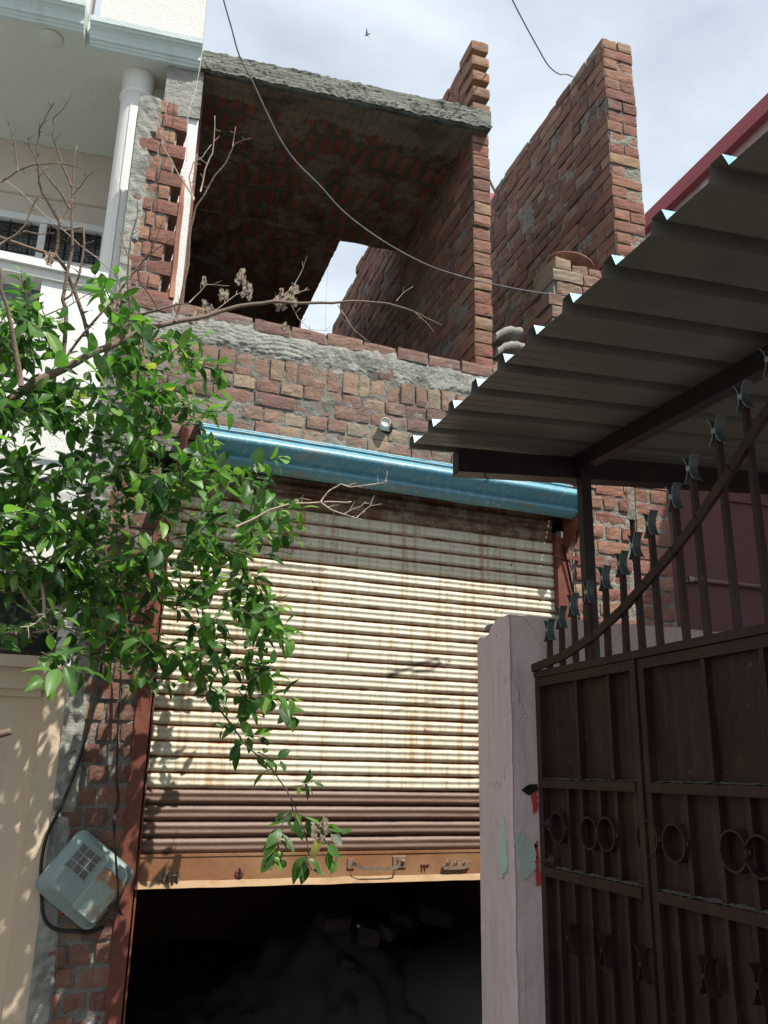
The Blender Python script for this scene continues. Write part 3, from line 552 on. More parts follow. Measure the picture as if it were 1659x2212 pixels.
mb.box(S(a - 0.06, zc - 0.02, -0.027), SU * 0.03, ZV * 0.045, SN * 0.006); mb.tube([S(a - 0.045, zc + 0.006, -0.012), S(a + 0.04, zc + 0.006, -0.012)], 0.006); mb.tube([S(a + 0.012, zc, -0.012), S(a + 0.0, zc - 0.045, -0.008)], 0.007)
obj('latch', mb, [M_STEEL], sh)
mb = MB(); kp = PS(517, 1887, -0.0285); mb.lathe(kp, [(0.024, 0.0), (0.021, 0.004), (0.009, 0.003)], SN, 12, 0); mb.rbox(kp + SN * 0.001, SU, ZV, SN, 0.014, 0.05, 0.006, 0.3, 1); obj('keyhole', mb, [M_RUSTF, M_VOID], sh); mb = MB()
hp2 = PS(918, 1874, -0.028); 
for dx, ww in ((-0.018, 0.006), (0.0, 0.006)): mb.rbox(hp2 + SU * dx, SU, ZV, SN, ww, 0.03, 0.012, 0.2, 0)
mb.rbox(hp2 + ZV * 0.014, SU, ZV, SN, 0.05, 0.006, 0.014, 0.2, 0)
obj('hasp', mb, [M_RUSTF], sh)
mb = MB(); pn = PS(986, 1868, -0.027); sc_ = 0.00020
def npz(x, y): return pn + SU * ((x - 715) * sc_) - ZV * ((y - 500) * sc_)
mb.prism([npz(*q) + SN * 0.001 for q in ((280, 520), (330, 560), (400, 540), (900, 530), (1060, 500), (1110, 470), (1100, 540), (1050, 575), (860, 610), (400, 620), (300, 600))], SN * 0.014)
for st in ([(300, 520), (330, 450), (380, 440), (370, 500), (330, 500)], [(400, 410), (430, 345), (470, 350), (455, 420), (420, 470), (470, 500)], [(480, 380), (520, 350), (520, 420), (480, 500)], [(540, 500), (590, 440), (610, 500), (650, 500), (650, 440), (610, 440)], [(665, 410), (690, 350), (720, 400), (760, 350), (790, 370)], [(690, 380), (720, 430), (700, 510)], [(760, 500), (800, 430), (830, 500), (880, 430), (905, 500)], [(950, 410), (1000, 350), (1010, 375), (960, 430), (930, 510)], [(960, 460), (1020, 430), (1060, 410), (1110, 440), (1140, 490)]):
    mb.tube([npz(*q) + SN * 0.010 for q in st], 0.0026, 6)
obj('nameplate', mb, [M_STEEL], sh)
# hood: profiled sheet
mb = MB(); hpz = [(3.368, 0.0), (3.368, 0.03), (3.362, 0.05), (3.352, 0.058), (3.346, 0.048), (3.342, 0.055), (3.336, 0.085), (3.324, 0.118), (3.31, 0.145), (3.303, 0.15), (3.297, 0.128), (3.291, 0.128), (3.287, 0.152), (3.276, 0.185), (3.262, 0.212), (3.246, 0.235), (3.23, 0.246), (3.216, 0.246), (3.2, 0.234), (3.183, 0.214), (3.168, 0.196), (3.155, 0.184), (3.148, 0.168), (3.143, 0.182), (3.136, 0.188), (3.124, 0.178), (3.112, 0.16), (3.104, 0.148), (3.1, 0.11)]
hs0, hs1 = 0.38, 2.74; NH = 80
def hoodp(a, b):
    x = b * (len(hpz) - 1); i = min(int(x), len(hpz) - 2); t = x - i; z = hpz[i][0] * (1 - t) + hpz[i + 1][0] * t; o = hpz[i][1] * (1 - t) + hpz[i + 1][1] * t
    return S(hs0 + a * (hs1 - hs0), z + 0.003 * nn((a * 5, b, 2)) + 0.01 - 0.014 * a, o + 0.003 * nn((a * 9, b * 3, 7)))
mb.grid(NH, len(hpz) - 1, hoodp, 0, 0.5, True)
hd = obj('shutter_hood', mb, [M_HOOD], shop); hd['label'] = 'sky blue pressed metal hood with rust patches'
mb = MB(); mb.prism([S(2.745, 3.35, 0.0), S(2.745, 3.35, 0.06), S(2.745, 3.24, 0.26), S(2.745, 3.1, 0.23), S(2.745, 2.88, 0.0)], SU * 0.01)
obj('hood_bracket', mb, [M_RUSTF], shop); mb = MB()
mb.prism([S(2.84, 3.42, 0.0), S(2.84, 3.42, 0.09), S(2.84, 3.15, 0.10), S(2.84, 2.98, 0.0)], SU * 0.008)
obj('hood_bracket', mb, [M_RUSTF], shop); mb = MB()
mb.prism([S(0.305, 3.35, 0.0), S(0.305, 3.35, 0.06), S(0.305, 3.24, 0.26), S(0.305, 3.1, 0.23), S(0.305, 2.88, 0.0)], SU * 0.01)
obj('hood_bracket', mb, [M_RUSTF], shop)
for a, b in ((0.215, 0.305), (2.69, 2.80)):
    mb = MB(); mb.box(S(a, 0, -0.07), SU * (b - a), ZV * 3.02, SN * 0.012); mb.box(S(a, 0, -0.058), SU * 0.012, ZV * 3.02, SN * 0.066); mb.box(S(b - 0.008, 0, -0.058), SU * 0.008, ZV * 3.02, SN * 0.05)
    mb.box(S(a + 0.012, 0, 0.0), SU * (b - a - 0.03), ZV * 3.0, SN * 0.006); mb.box(S(a - 0.02, 2.86, 0.008), SU * (b - a + 0.07), ZV * 0.028, SN * 0.006)
    obj('guide_rail', mb, [M_RUSTF], shop)
mb = MB(); mb.tube([S(2.72, 2.95, 0.03), S(2.80, 2.6, 0.02)], 0.007); obj('stay_rod', mb, [M_BEAM], shop)
# ================================================================== big side wall
bw = thing('brick_wall', 'tall free standing red brick wall, the thicker one on the right', 'wall', (3.46, 5.9, 0))
BX = 3.325; BY = 4.70; mb = MB(); rb = random.Random(21)
z = 0.0; k = 0
def bt(y): return 7.25 - 0.02 * (y - 4.7)
while z < 7.2:
    tg = rb.uniform(-0.006, 0.006)
    if k % 2 == 0: brick(mb, Vector((BX + tg, BY + rb.uniform(-.004, .004), z + 0.007)), XV, ZV, -YV, 0.268, 0.089, 0.125, c=rb.uniform(0.55, 0.98), j=0.006, r=rb)  # end-face bricks coloured paler to imitate the sun on them
    else:
        brick(mb, Vector((BX + tg, BY, z + 0.007)), XV, ZV, -YV, 0.128, 0.088, 0.25, c=rb.uniform(0.5, 1), j=0.006, r=rb)
        brick(mb, Vector((BX + 0.142 + tg, BY + rb.uniform(-.005, .005), z + 0.007)), XV, ZV, -YV, 0.125, 0.088, 0.25, c=rb.uniform(0.5, 1), j=0.006, r=rb)
    ya = BY + (0.135 if k % 2 == 0 else 0.26)
    y = ya
    if z > 3.0:
        while y < 7.6:
            l_ = (0.25 if k % 2 else 0.25 if rb.random() < 0.75 else 0.13) * rb.uniform(0.93, 1.06)
            if rb.random() > 0.012 and z + 0.1 < bt(y) + 0.06 + 0.03 * nn((y * 2, 0, 0)): brick(mb, Vector((BX + rb.uniform(-0.004, 0.004), y + l_ - 0.007, z + 0.007 + rb.uniform(-.004, .004))), -YV, (ZV + YV * 0).normalized(), -XV, l_ - 0.011, 0.089 * rb.uniform(0.94, 1.03), 0.11, j=0.006, r=rb, nx=5, ny=3)
            y += l_
    z += 0.101; k += 1
mb.abox((BX + 0.014, BY + 0.012, 0), (BX + 0.256, 7.6, 7.19), 1)
mortar(mb, Vector((BX, 7.6, 3.0)), -YV, ZV, -XV, 2.9, 4.2, off=-0.010, amp=0.009, res=0.016)
mortar(mb, Vector((BX, BY, 0)), XV, ZV, -YV, 0.268, 7.2, off=-0.010, amp=0.008, res=0.012)
obj('brickwork', mb, [M_RED, M_MORT], bw)
mb = MB()
for i in range(34):
    y = 4.85 + i * 0.083; s_ = rb.uniform(0.03, 0.06); p = Vector((BX + 0.06 + rb.uniform(-0.05, 0.1), y, 7.2 + rb.uniform(0, 0.02)))
    mb.rbox(p, Vector((1, rb.uniform(-.3, .3), 0)).normalized(), Vector((rb.uniform(-.3, .3), 1, 0)).normalized(), ZV, s_ * 2.2, s_ * 1.8, s_ * 1.1, 0.35)
obj('top_mortar', mb, [M_CEM], bw)
# ================================================================== neighbour's white house
nh = thing('white_house', 'white neighbouring house with porch, round column and cornice, left of the brick shop', 'house', (-1.2, 5.0, 0))
# porch slab
mb = MB(); PZS = 5.996
mb.prism([Vector((0.235, 5.98, PZS)), Vector((0.235, NF(0.235, 0, -0.02).y, PZS)), NF(-0.5, PZS, -0.02), NF(-0.5, PZS, 0.08), NF(-4, PZS, 0.08), Vector((-4, 6.3, PZS))], ZV * 0.2)
obj('porch_slab', mb, [M_SOFF], nh)
mb = MB(); cp = PZ(110, 82, 5.994); mb.lathe(cp, [(0.075, 0.0), (0.075, -0.006), (0.066, -0.012), (0.0, -0.012)], ZV, 24); obj('ceiling_light', mb, [M_DISC], nh)
# cornice: stepped mouldings, projecting bay on the right
cpr = [(5.985, -0.03), (5.985, 0.0), (5.998, 0.004), (6.003, 0.014), (6.018, 0.018), (6.022, 0.03), (6.045, 0.033), (6.075, 0.043), (6.09, 0.058), (6.095, 0.07), (6.108, 0.075), (6.112, 0.085), (6.15, 0.087), (6.158, 0.058), (6.175, 0.05)]
def cornice(sa, sb, off, dz):
    mb = MB(); n_ = 30
    def fn(a, b):
        x = b * (len(cpr) - 1); i = min(int(x), len(cpr) - 2); t = x - i; z = cpr[i][0] * (1 - t) + cpr[i + 1][0] * t; o = cpr[i][1] * (1 - t) + cpr[i + 1][1] * t
        s_ = sa + a * (sb - sa); return NF(s_, z + dz + 0.002 * nn((s_ * 20, z * 30, 1)), o + off + 0.002 * nn((s_ * 16, 1, z * 9)))
    mb.grid(n_, 42, fn, 0, 0.5, False)
    for s_ in (sa, sb): mb.add([NF(s_, z + dz, o + off) for z, o in cpr] + [NF(s_, 6.175 + dz, -0.03 + off)], [list(range(len(cpr) + 1))], 0)
    return obj('cornice', mb, [M_CORN], nh)
cornice(-0.475, 0.232, 0.0, 0.0); cornice(-4, -0.50, 0.10, 0.0)
mb = MB(); mb.box(NF(-0.43, 6.17, 0.035), NU * 0.655, ZV * 0.9, -NN * 0.15); mb.box(NF(-4, 6.17, 0.04), NU * 3.5, ZV * 0.93, -NN * 0.2)
obj('roof_parapet', mb, [plaster('white_parapet_paint', (0.66, 0.65, 0.63), (0.6, 0.59, 0.57), (0.4, 0.4, 0.36), 0.62, 0.4)], nh)
# pilaster and rough beam end
mb = MB()
mortar(mb, NF(0.02, 5.61, -0.03), NU, ZV, NN, 0.235, 0.385, off=0.0, amp=0.006, res=0.008, mi=0)
mb.box(NF(0.02, 5.615, -0.035), NU * 0.23, ZV * 0.375, Vector((0, 0.9, 0)), 0); obj('beam_end', mb, [M_CEM], nh)
mb = MB(); mb.box(NF(0.10, 3.2, -0.045), NU * 0.15, ZV * 2.43, Vector((0, 0.25, 0))); obj('pilaster', mb, [M_WHITE], nh)
# column
mb = MB(); cc = Vector((-0.15, 5.0, 0)); mb.lathe(cc, [(0.098, 3.2), (0.098, 5.72), (0.098, 5.80), (0.108, 5.805), (0.112, 5.82), (0.106, 5.835), (0.1, 5.84), (0.103, 5.93), (0.108, 5.995)], ZV, 40)
mb.box(cc + Vector((-0.03, -0.1015, 3.2)), XV * 0.004, YV * 0.01, ZV * 2.5)
obj('column', mb, [M_WHITE], nh)
# rear wall of porch with beam, window
fr = frame((0, 5.86, 0), -4.0); W_, WU, WN, W0 = fr
W = lambda s_, z_, o_=0.0: W_(s_, 1.55 + (z_ - 1.55) * 1.0102, o_)
mb = MB(); mb.box(W(-4, 5.52, 0.0), WU * 4.2, ZV * 0.432, -WN * 0.15); mb.box(W(-4, 5.352, -0.03), WU * 4.2, ZV * 0.168, -WN * 0.12); mb.box(W(-0.25, 3.2, -0.02), WU * 0.45, ZV * 2.32, -WN * 0.12); mb.box(W(-4, 3.2, -0.02), WU * 3.8, ZV * 1.5, -WN * 0.12); mb.box(W(-4, 4.7, -0.02), WU * 2.3, ZV * 0.66, -WN * 0.12)
obj('porch_wall', mb, [M_BEIGE], nh)
mb = MB()
def bar(a, b, za, zb_, o=0.03, d=0.06): mb.box(W(a, za, o), WU * (b - a), ZV * (zb_ - za), -WN * d)
wl0, wl1 = -1.62, -0.25
bar(wl0, wl1, 5.3, 5.352, 0.0); bar(wl0, wl1, 4.70, 4.76, 0.0); bar(wl0, wl1, 4.955, 5.02, -0.004)
for x in (-1.62, -0.735, -0.30): bar(x, x + 0.05, 4.76, 5.3, -0.002)
for za, zb_ in ((4.76, 4.955),): bar(-0.79, -0.738, za, zb_, -0.006); bar(-1.57, -1.53, za, zb_, -0.006); bar(-1.53, -0.79, zb_ - 0.035, zb_ - 0.001, -0.006)
wf = obj('window', mb, [M_UPVC], nh)
mb = MB(); mb.box(W(wl0, 5.02, -0.05), WU * 1.37, ZV * 0.28, -WN * 0.01); obj('upper_pane', mb, [M_GLASSD], wf)
mb = MB(); mb.box(W(wl0, 4.76, -0.05), WU * 1.37, ZV * 0.195, -WN * 0.01); obj('lower_pane', mb, [M_GLASSP], wf)
mb = MB()
for x0 in (-1.5, -1.36, -1.22, -1.08, -0.94, -0.80, -0.66, -0.55, -0.44, -0.34): mb.tube([W(x0, 5.02, -0.03), W(x0, 5.3, -0.03)], 0.004, 5)
for zz in (5.05, 5.12, 5.2, 5.27): mb.tube([W(wl0, zz, -0.03), W(wl1, zz, -0.03)], 0.003, 5)
for i in range(20):
    for zz in (5.085, 5.16, 5.235):
        c0 = W(-1.55 + i * 0.066, zz, -0.03); mb.tube([c0 + WU * 0.026 * math.cos(t * 0.8) * (1 - t * 0.1) + ZV * 0.026 * math.sin(t * 0.8) * (1 - t * 0.1) for t in range(8)], 0.0025, 4, cap=False)
obj('grille', mb, [M_BEAM], wf)
# balcony wall in the street plane
mb = MB(); mb.box(S(-4, 2.95, 0), SU * 3.86, ZV * 0.86, -SN * 0.15); mb.box(S(-0.50, 3.81, 0.0), SU * 0.36, ZV * 0.26, -SN * 0.15); mb.box(S(-4, 2.45, -0.02), SU * 3.86, ZV * 0.5, -SN * 0.15)
obj('balcony_wall', mb, [M_WHITE], nh)
mb = MB(); mb.box(S(-4, 4.07, 0.02), SU * 3.83, ZV * 0.05, -SN * 0.2); mb.box(S(-4, 4.12, 0.045), SU * 3.83, ZV * 0.045, -SN * 0.24); obj('balcony_coping', mb, [M_WHITE], nh)
_rm = metal('dark_rail_paint', (0.03, 0.035, 0.04), (0.05, 0.05, 0.05))
for i in range(12): mb = MB(); mb.box(S(-2.3 + i * 0.155, 3.81, -0.05), SU * 0.022, ZV * 0.26, -SN * 0.02); obj('railing_bar', mb, [_rm], nh)
mb = MB(); mb.box(S(-4, 3.81, -0.13), SU * 3.5, ZV * 0.26, -SN * 0.01); obj('balcony_glass', mb, [M_GLASSP], nh)
mb = MB(); mb.box(S(-4, 3.1, -0.16), SU * 4.1, ZV * 0.08, Vector((0, 1.4, 0))); obj('balcony_floor', mb, [M_SOFF], nh)
# ground storey
mb = MB(); mb.box(S(-4, 0, -0.05), SU * 3.79, ZV * 1.93, -SN * 0.2); mb.box(S(-0.215, 0, 0.0), SU * 0.125, ZV * 2.0, -SN * 0.2); mb.box(S(-4, 1.90, -0.02), SU * 3.79, ZV * 0.11, -SN * 0.2); mb.box(S(-4, 1.865, -0.035), SU * 3.77, ZV * 0.035, -SN * 0.1)
mb.box(S(-4, 2.0, 0.012), SU * 3.87, ZV * 0.055, -SN * 0.2)
obj('lower_wall', mb, [M_CREAM], nh)
mb = MB(); mb.box(S(-0.19, 2.05, -0.01), SU * 0.075, ZV * 0.42, -SN * 0.2); obj('window_jamb', mb, [M_WHITE], nh)
mb = MB(); mb.box(S(-2.6, 2.055, -0.03), SU * 2.42, ZV * 0.03, -SN * 0.08); mb.box(S(-2.6, 2.39, -0.03), SU * 2.42, ZV * 0.06, -SN * 0.08)
lw = obj('window', mb, [M_BEAM], nh)
mb = MB(); mb.box(S(-2.6, 2.085, -0.07), SU * 2.42, ZV * 0.31, -SN * 0.01); obj('pane', mb, [M_GLASSD], lw)
# ================================================================== pink boundary wall
bwl = thing('boundary_wall', 'mauve plastered boundary wall ending in a chipped pillar beside the gate', 'wall', (2.4, 2.83, 0))
mb = MB(); x0, x1, y0, y1, zt_ = 1.355, 4.5, 2.70, 2.955, 2.09
def rough(p, a=0.004): return a * (nn(p, 6) + 0.6 * nn(p, 17))
def topz(x, y):
    z_ = zt_ + 0.006 * nn((x * 7, y * 7, 0)) + 0.004 * nn((x * 25, y * 25, 0))
    k_ = (y - 2.80) / 0.1 - max(0, (x - 1.43) / 0.06)
    if k_ > 0: z_ -= min(0.055, 0.07 * k_) + 0.012 * nn((x * 40, y * 40, 2))
    return z_
def cr(p): return -0.006 * math.exp(-((p.y - 2.80 - 0.012 * nn((0, 0, p.z * 9))) / 0.004) ** 2) if p.z > 1.82 else 0
mb.grid(50, 240, lambda a, b: (lambda p: Vector((x0 + rough(p) - cr(p) + 0.006 * math.exp(-(1 - a) * 8), p.y, p.z)))(Vector((x0, y1 + a * (y0 - y1), b * topz(x0, y1 + a * (y0 - y1))))), 0, 0.5, False)
mb.grid(200, 200, lambda a, b: (lambda p: Vector((p.x, y0 + rough(p) + 0.01 * math.exp(-a * 200), p.z)))(Vector((x0 + 0.006 * (a < 0.002) + a * (x1 - x0), y0, b * topz(x0 + a * (x1 - x0), y0)))), 0, 0.5, False)
mb.grid(200, 24, lambda a, b: Vector((x0 + 0.004 + a * (x1 - x0), y0 + 0.004 + b * (y1 - y0), topz(x0 + a * (x1 - x0), y0 + b * (y1 - y0)))), 0, 0.5, False)
mb.add([(x0, y1, 0), (x1, y1, 0), (x1, y1, 2.03), (x0, y1, 2.03)], [(0, 1, 2, 3)])
obj('wall_body', mb, [M_MAUVE], bwl)
mb = MB()
for i in range(26):
    p = Vector((x0 + rb.uniform(0.0, 0.09), 2.80 + rb.uniform(-0.04, 0.08), 2.045 + rb.uniform(-0.02, 0.03))); s_ = rb.uniform(0.012, 0.028)
    mb.rbox(p, Vector((1, rb.uniform(-1, 1), rb.uniform(-.5, .5))).normalized(), YV, ZV, s_, s_, s_ * 0.8, 0.35)
obj('broken_plaster', mb, [M_CEM], bwl)
def ragged(pxs, plane, D, mat, name, parent, sub=5, amp=3.0):
    pts = []
    for i, (u, v) in enumerate(pxs):
        u2, v2 = pxs[(i + 1) % len(pxs)]
        for k_ in range(sub):
            t = k_ / sub; pts.append(plane(u + (u2 - u) * t + amp * nn((u * .3 + t * 9, v * .3, 1)) * 2, v + (v2 - v) * t + amp * nn((u * .3, v * .3 + t * 9, 5)) * 2))
    m_ = MB(); m_.prism(pts, D); return obj(name, m_, [mat], parent)
PFx = lambda u, v: PX(u, v, x0 - 0.004); PFy = lambda u, v: PY(u, v, y0 - 0.006)
ragged([(1081, 1775), (1090, 1760), (1094, 1830), (1093, 1880), (1083, 1900), (1076, 1850)], PFx, XV * 0.006, M_GREENP, 'paint_patch', bwl)
ragged([(1112, 1820), (1122, 1796), (1140, 1810), (1158, 1822), (1160, 1870), (1140, 1896), (1130, 1900), (1122, 1855)], PFy, YV * 0.006, M_GREENP, 'paint_patch', bwl)
ragged([(1148, 1715), (1160, 1708), (1163, 1745), (1155, 1760)], PFy, YV * 0.006, M_REDP, 'paint_patch', bwl, amp=1.5)
ragged([(1155, 1825), (1163, 1815), (1170, 1912), (1160, 1915)], PFy, YV * 0.006, M_REDP, 'paint_patch', bwl, amp=2)
ragged([(1128, 1706), (1142, 1694), (1162, 1694), (1162, 1712), (1140, 1718)], lambda u, v: PY(u, v, y0 - 0.004), YV * 0.004, M_VOID, 'hinge_hole', bwl, amp=2)
# ================================================================== gate
gate = thing('metal_gate', 'dark brown sheet metal gate with rings, upright bars and crossed steel tips', 'gate', (1.45, 1.9, 0.0))
GX = 1.43
mb = MB()
def gb(ya, yb, za, zb_, xo=0.0, d=0.03, mi=0): mb.abox((GX + xo, min(ya, yb), za), (GX + xo + d, max(ya, yb), zb_), mi)
GE = 0.75
gb(2.655, 2.625, 0.1, 1.866); gb(2.625, 2.10, 1.838, 1.866); gb(2.10, 2.074, 0.1, 1.866); gb(2.625, 2.10, 0.1, 0.13)
gb(2.625, 2.10, 1.512, 1.537, -0.006, 0.034); gb(2.625, 2.10, 1.245, 1.272, -0.006, 0.034)
f1 = obj('leaf_frame', mb, [M_GATE], gate)
mb = MB(); gb(2.065, 2.04, 0.1, 1.866, 0.004); gb(2.04, GE, 1.838, 1.866, 0.004); gb(2.04, GE, 1.512, 1.537, -0.004, 0.034); gb(2.04, GE, 1.245, 1.272, -0.004, 0.034); gb(2.04, GE, 0.1, 0.13)
f2 = obj('leaf_frame', mb, [M_GATE], gate)
mb = MB(); mb.abox((GX - 0.004, 0.75, 1.868), (GX + 0.024, 2.655, 1.89)); gb_ = mb; obj('top_rail', mb, [M_GATE], gate)
for ya, yb, fr_ in ((2.625, 2.10, f1), (2.04, GE, f2)):
    mb = MB(); mb.grid(int(abs(ya - yb) / 0.01), 3, lambda a, b: Vector((GX + 0.026, ya + (yb - ya) * a, 0.12 + b * 1.72)), 0, 0.5, False); mb.abox((GX + 0.027, min(ya, yb), 0.12), (GX + 0.031, max(ya, yb), 1.84)); obj('sheet_panel', mb, [M_GATEP], fr_)
    for zz in (1.537, 1.272):
        mb = MB(); mb.grid(int(abs(ya - yb) / 0.006), 3, lambda a, b: Vector((GX - 0.003 + b * 0.028, ya + (yb - ya) * a, zz + 0.0012 + 0.004 * max(0, nn((a * 60, b * 2, zz), 1) + 0.2) + b * 0.003)), 0, 0.5, False); obj('dust_line', mb, [M_DUST], fr_)
def uy(x, y, ox=1400, oy=2100, s=1.583): p = PX((ox + x / s) / 1.4756, (oy + y / s) / 1.4756, GX); return p.y, p.z
ribs = [(680, 300, 1.537, 1.838), (845, 300, 1.537, 1.838), (1335, 300, 1.537, 1.838), (1640, 300, 1.537, 1.838), (640, 850, 1.272, 1.512), (710, 850, 1.272, 1.512), (800, 850, 1.272, 1.512), (885, 870, 1.272, 1.512), (985, 880, 1.272, 1.512), (1240, 900, 1.272, 1.512), (1400, 950, 1.272, 1.512), (1560, 950, 1.272, 1.512)]
for i_, (x, y, za, zb_) in enumerate(ribs):
    yy, _ = uy(x, y); mb = MB(); mb.abox((GX + 0.008, yy - 0.010, za), (GX + 0.026, yy + 0.006, zb_)); obj('rib', mb, [M_GATE], f1 if yy > 2.06 else f2)
for yy in (1.44, 1.2, 0.96): mb = MB(); mb.abox((GX + 0.008, yy - 0.008, 1.537), (GX + 0.026, yy + 0.008, 1.838)); mb.abox((GX + 0.008, yy - 0.068, 1.272), (GX + 0.026, yy - 0.052, 1.512)); obj('rib', mb, [M_GATE], f2)
for i_ in range(16):
    yy = 2.56 - i_ * 0.092 - (0.03 if i_ > 4 else 0)
    if abs(yy - 2.07) < 0.04: continue
    mb = MB(); mb.abox((GX + 0.008, yy - 0.008, 0.13), (GX + 0.026, yy + 0.008, 1.245)); obj('rib', mb, [M_GATE], f1 if yy > 2.06 else f2)
def ringm(c0, r_, wd, par):
    m_ = MB(); n_ = 28; vs = []
    for k_ in range(n_):
        th = 2 * math.pi * k_ / n_
        for rr_, xx in ((r_, 0), (r_, wd), (r_ - 0.005, wd), (r_ - 0.005, 0)): vs.append(c0 + Vector((xx, math.cos(th) * rr_, math.sin(th) * rr_)))
    m_.add(vs, [(k_ * 4 + a, ((k_ + 1) % n_) * 4 + a, ((k_ + 1) % n_) * 4 + (a + 1) % 4, k_ * 4 + (a + 1) % 4) for k_ in range(n_) for a in range(4)])
    m_.rbox(c0 + Vector((0.008, r_, 0)), XV, YV, ZV, 0.01, 0.01, 0.014, 0.3); m_.rbox(c0 + Vector((0.008, -r_, 0)), XV, YV, ZV, 0.01, 0.01, 0.014, 0.3)
    return obj('ring', m_, [M_GATE], par)
for x, y in ((600, 850), (760, 880), (848, 885), (1040, 905), (1190, 930), (1490, 970), (1625, 1000)):
    yy, zz = uy(x, y); ringm(Vector((GX + (0.003 if x == 1040 else -0.006), yy, zz)), 0.047, 0.028, f1 if yy > 2.07 else f2)
def crossplate(c0, hgt, wd, par, name='tip', mats=(M_TIP, M_WELD)):
    """two curved flat plates welded back to back, seen edge-on as )( """
    m_ = MB()
    for sg in (-1, 1):
        n_ = 10; R_ = hgt * 0.56; vs = []
        for k_ in range(n_ + 1):
            th = (k_ / n_ - 0.5) * 1.65; y_ = sg * (0.0035 + R_ * (1 - math.cos(th))); z_ = R_ * math.sin(th); tk = 0.0022
            for xx in (-wd / 2, wd / 2):
                for tt in (0, tk): vs.append(c0 + Vector((xx, y_ + sg * tt, z_)))
        for k_ in range(n_):
            b_ = k_ * 4; q_ = b_ + 4
            m_.add([vs[b_ + i] for i in range(4)] + [vs[q_ + i] for i in range(4)], [(0, 2, 6, 4), (1, 3, 7, 5)], 0, 0.5, True)
            m_.add([vs[b_ + i] for i in range(4)] + [vs[q_ + i] for i in range(4)], [(0, 1, 5, 4), (2, 3, 7, 6)], 1)
        m_.add([vs[i] for i in range(4)], [(0, 1, 3, 2)], 1); m_.add([vs[-4 + i] for i in range(4)], [(0, 1, 3, 2)], 1)
    m_.rbox(c0 + Vector((-wd / 2, 0, 0)), XV, YV, ZV, 0.008, 0.014, 0.014, 0.35, 1)
    return obj(name, m_, list(mats), par)
tips = [(427, 1590), (495, 1520), (565, 1450), (648, 1380), (735, 1300), (830, 1220), (910, 1120), (1000, 1000), (1130, 850), (1230, 690), (1370, 480), (1520, 290)]
tp = [PX((1500 + x / 1.75) / 1.4756, (1100 + y / 1.75) / 1.4756, GX) for x, y in tips]
tl = [(p.y, p.z) for p in tp] + [(1.455, 2.50), (1.36, 2.555), (1.265, 2.60), (1.17, 2.63), (1.075, 2.65), (0.98, 2.66), (0.885, 2.66)]
for i_, (yy, zz) in enumerate(tl):
    mb = MB(); jit = rng.uniform(-0.004, 0.004); mb.prism([(GX - 0.002, yy - 0.008, 1.89), (GX - 0.002, yy + 0.008, 1.89), (GX - 0.002 + jit, yy + 0.006, zz - 0.018), (GX - 0.002 + jit, yy - 0.006, zz - 0.018)], XV * 0.016)
    b_ = obj('bar', mb, [M_GATE], gate); t_ = crossplate(Vector((GX + 0.006 + jit, yy, zz)), 0.088, 0.026, b_)
arc = [(2.655, 1.888), (2.45, 1.905), (2.26, 1.945), (2.1, 2.0), (1.98, 2.055), (1.85, 2.115), (1.74, 2.175), (1.6, 2.265), (1.48, 2.355), (1.35, 2.42), (1.2, 2.47), (1.0, 2.5), (0.75, 2.51)]
mb = MB()
for (a, za), (b, zb_) in zip(arc, arc[1:]):
    d_ = Vector((0, b - a, zb_ - za)); nrm = Vector((0, -d_.z, d_.y)).normalized() * -0.026; mb.box((GX - 0.012, a, za), d_ * 1.01, nrm, XV * 0.012)
obj('arched_strip', mb, [M_GATE], gate)
for x, y in ((675, 1410), (850, 1470), (1045, 1540), (1365, 1600), (1640, 1650)):
    yy, zz = uy(x, y); crossplate(Vector((GX - 0.004, yy, zz)), 0.1, 0.03, f1 if yy > 2.07 else f2, 'cross_ornament', (M_GATE, M_GATE))
for x, y in ((555, 835), (567, 1020)):
    yy, zz = uy(x, y); mb = MB(); mb.lathe(Vector((GX, yy, zz)), [(0.019, 0.0), (0.019, 0.003), (0.011, 0.004), (0.011, 0.012), (0.006, 0.013), (0.006, 0.03), (0.0, 0.031)], -XV, 10); obj('bolt', mb, [M_GATE], f1)
# ================================================================== canopy
can = thing('metal_canopy', 'corrugated sheet canopy on dark brown steel frame above the gate', 'canopy', (1.6, 2.6, 0))
slope = math.tan(R(3.0)); slope_b = math.tan(R(5.2)); CXE = 0.975; CZ = 2.655; rp_ = 0.178; YF = 2.685
mb = MB(); cols = []
y = YF; pr = [(0.0, 0.0)]
pts = []; i = 0
while y > 0.0:
    pts += [(y, 0.0), (y - 0.008, 0.034), (y - 0.040, 0.034), (y - 0.054, 0.0)] if True else []
    for q in (0.095, 0.135): pts += [(y - q, 0.0), (y - q - 0.003, 0.0015), (y - q - 0.006, 0.0)]
    y -= rp_
pts.insert(0, (YF + 0.012, 0.0))
NXc = 14
def sheet(zo, mi):
    vs = []
    for ix in range(NXc + 1):
        for (yy, zz) in pts:
            x_ = CXE + ix / NXc * 3.4 + (0.002 * nn((yy * 9, 0, 0)) if ix == 0 else 0); vs.append(Vector((x_, yy, CZ + zz + zo - (YF - yy) * 0.034 + (x_ - CXE) * slope + 0.003 * nn((x_ * 2, yy * 2, 5)))))
    n_ = len(pts); mb.add(vs, [(a * n_ + b, a * n_ + b + 1, (a + 1) * n_ + b + 1, (a + 1) * n_ + b) for a in range(NXc) for b in range(n_ - 1)], mi)
sheet(0, 0); sheet(0.0012, 1)
obj('corrugated_sheet', mb, [M_SHEETU, M_SHEETT], can)
mb = MB(); bx0, bx1 = 1.128, 4.4
def bmz(x): return 2.560 + (x - bx0) * math.tan(R(4.3))
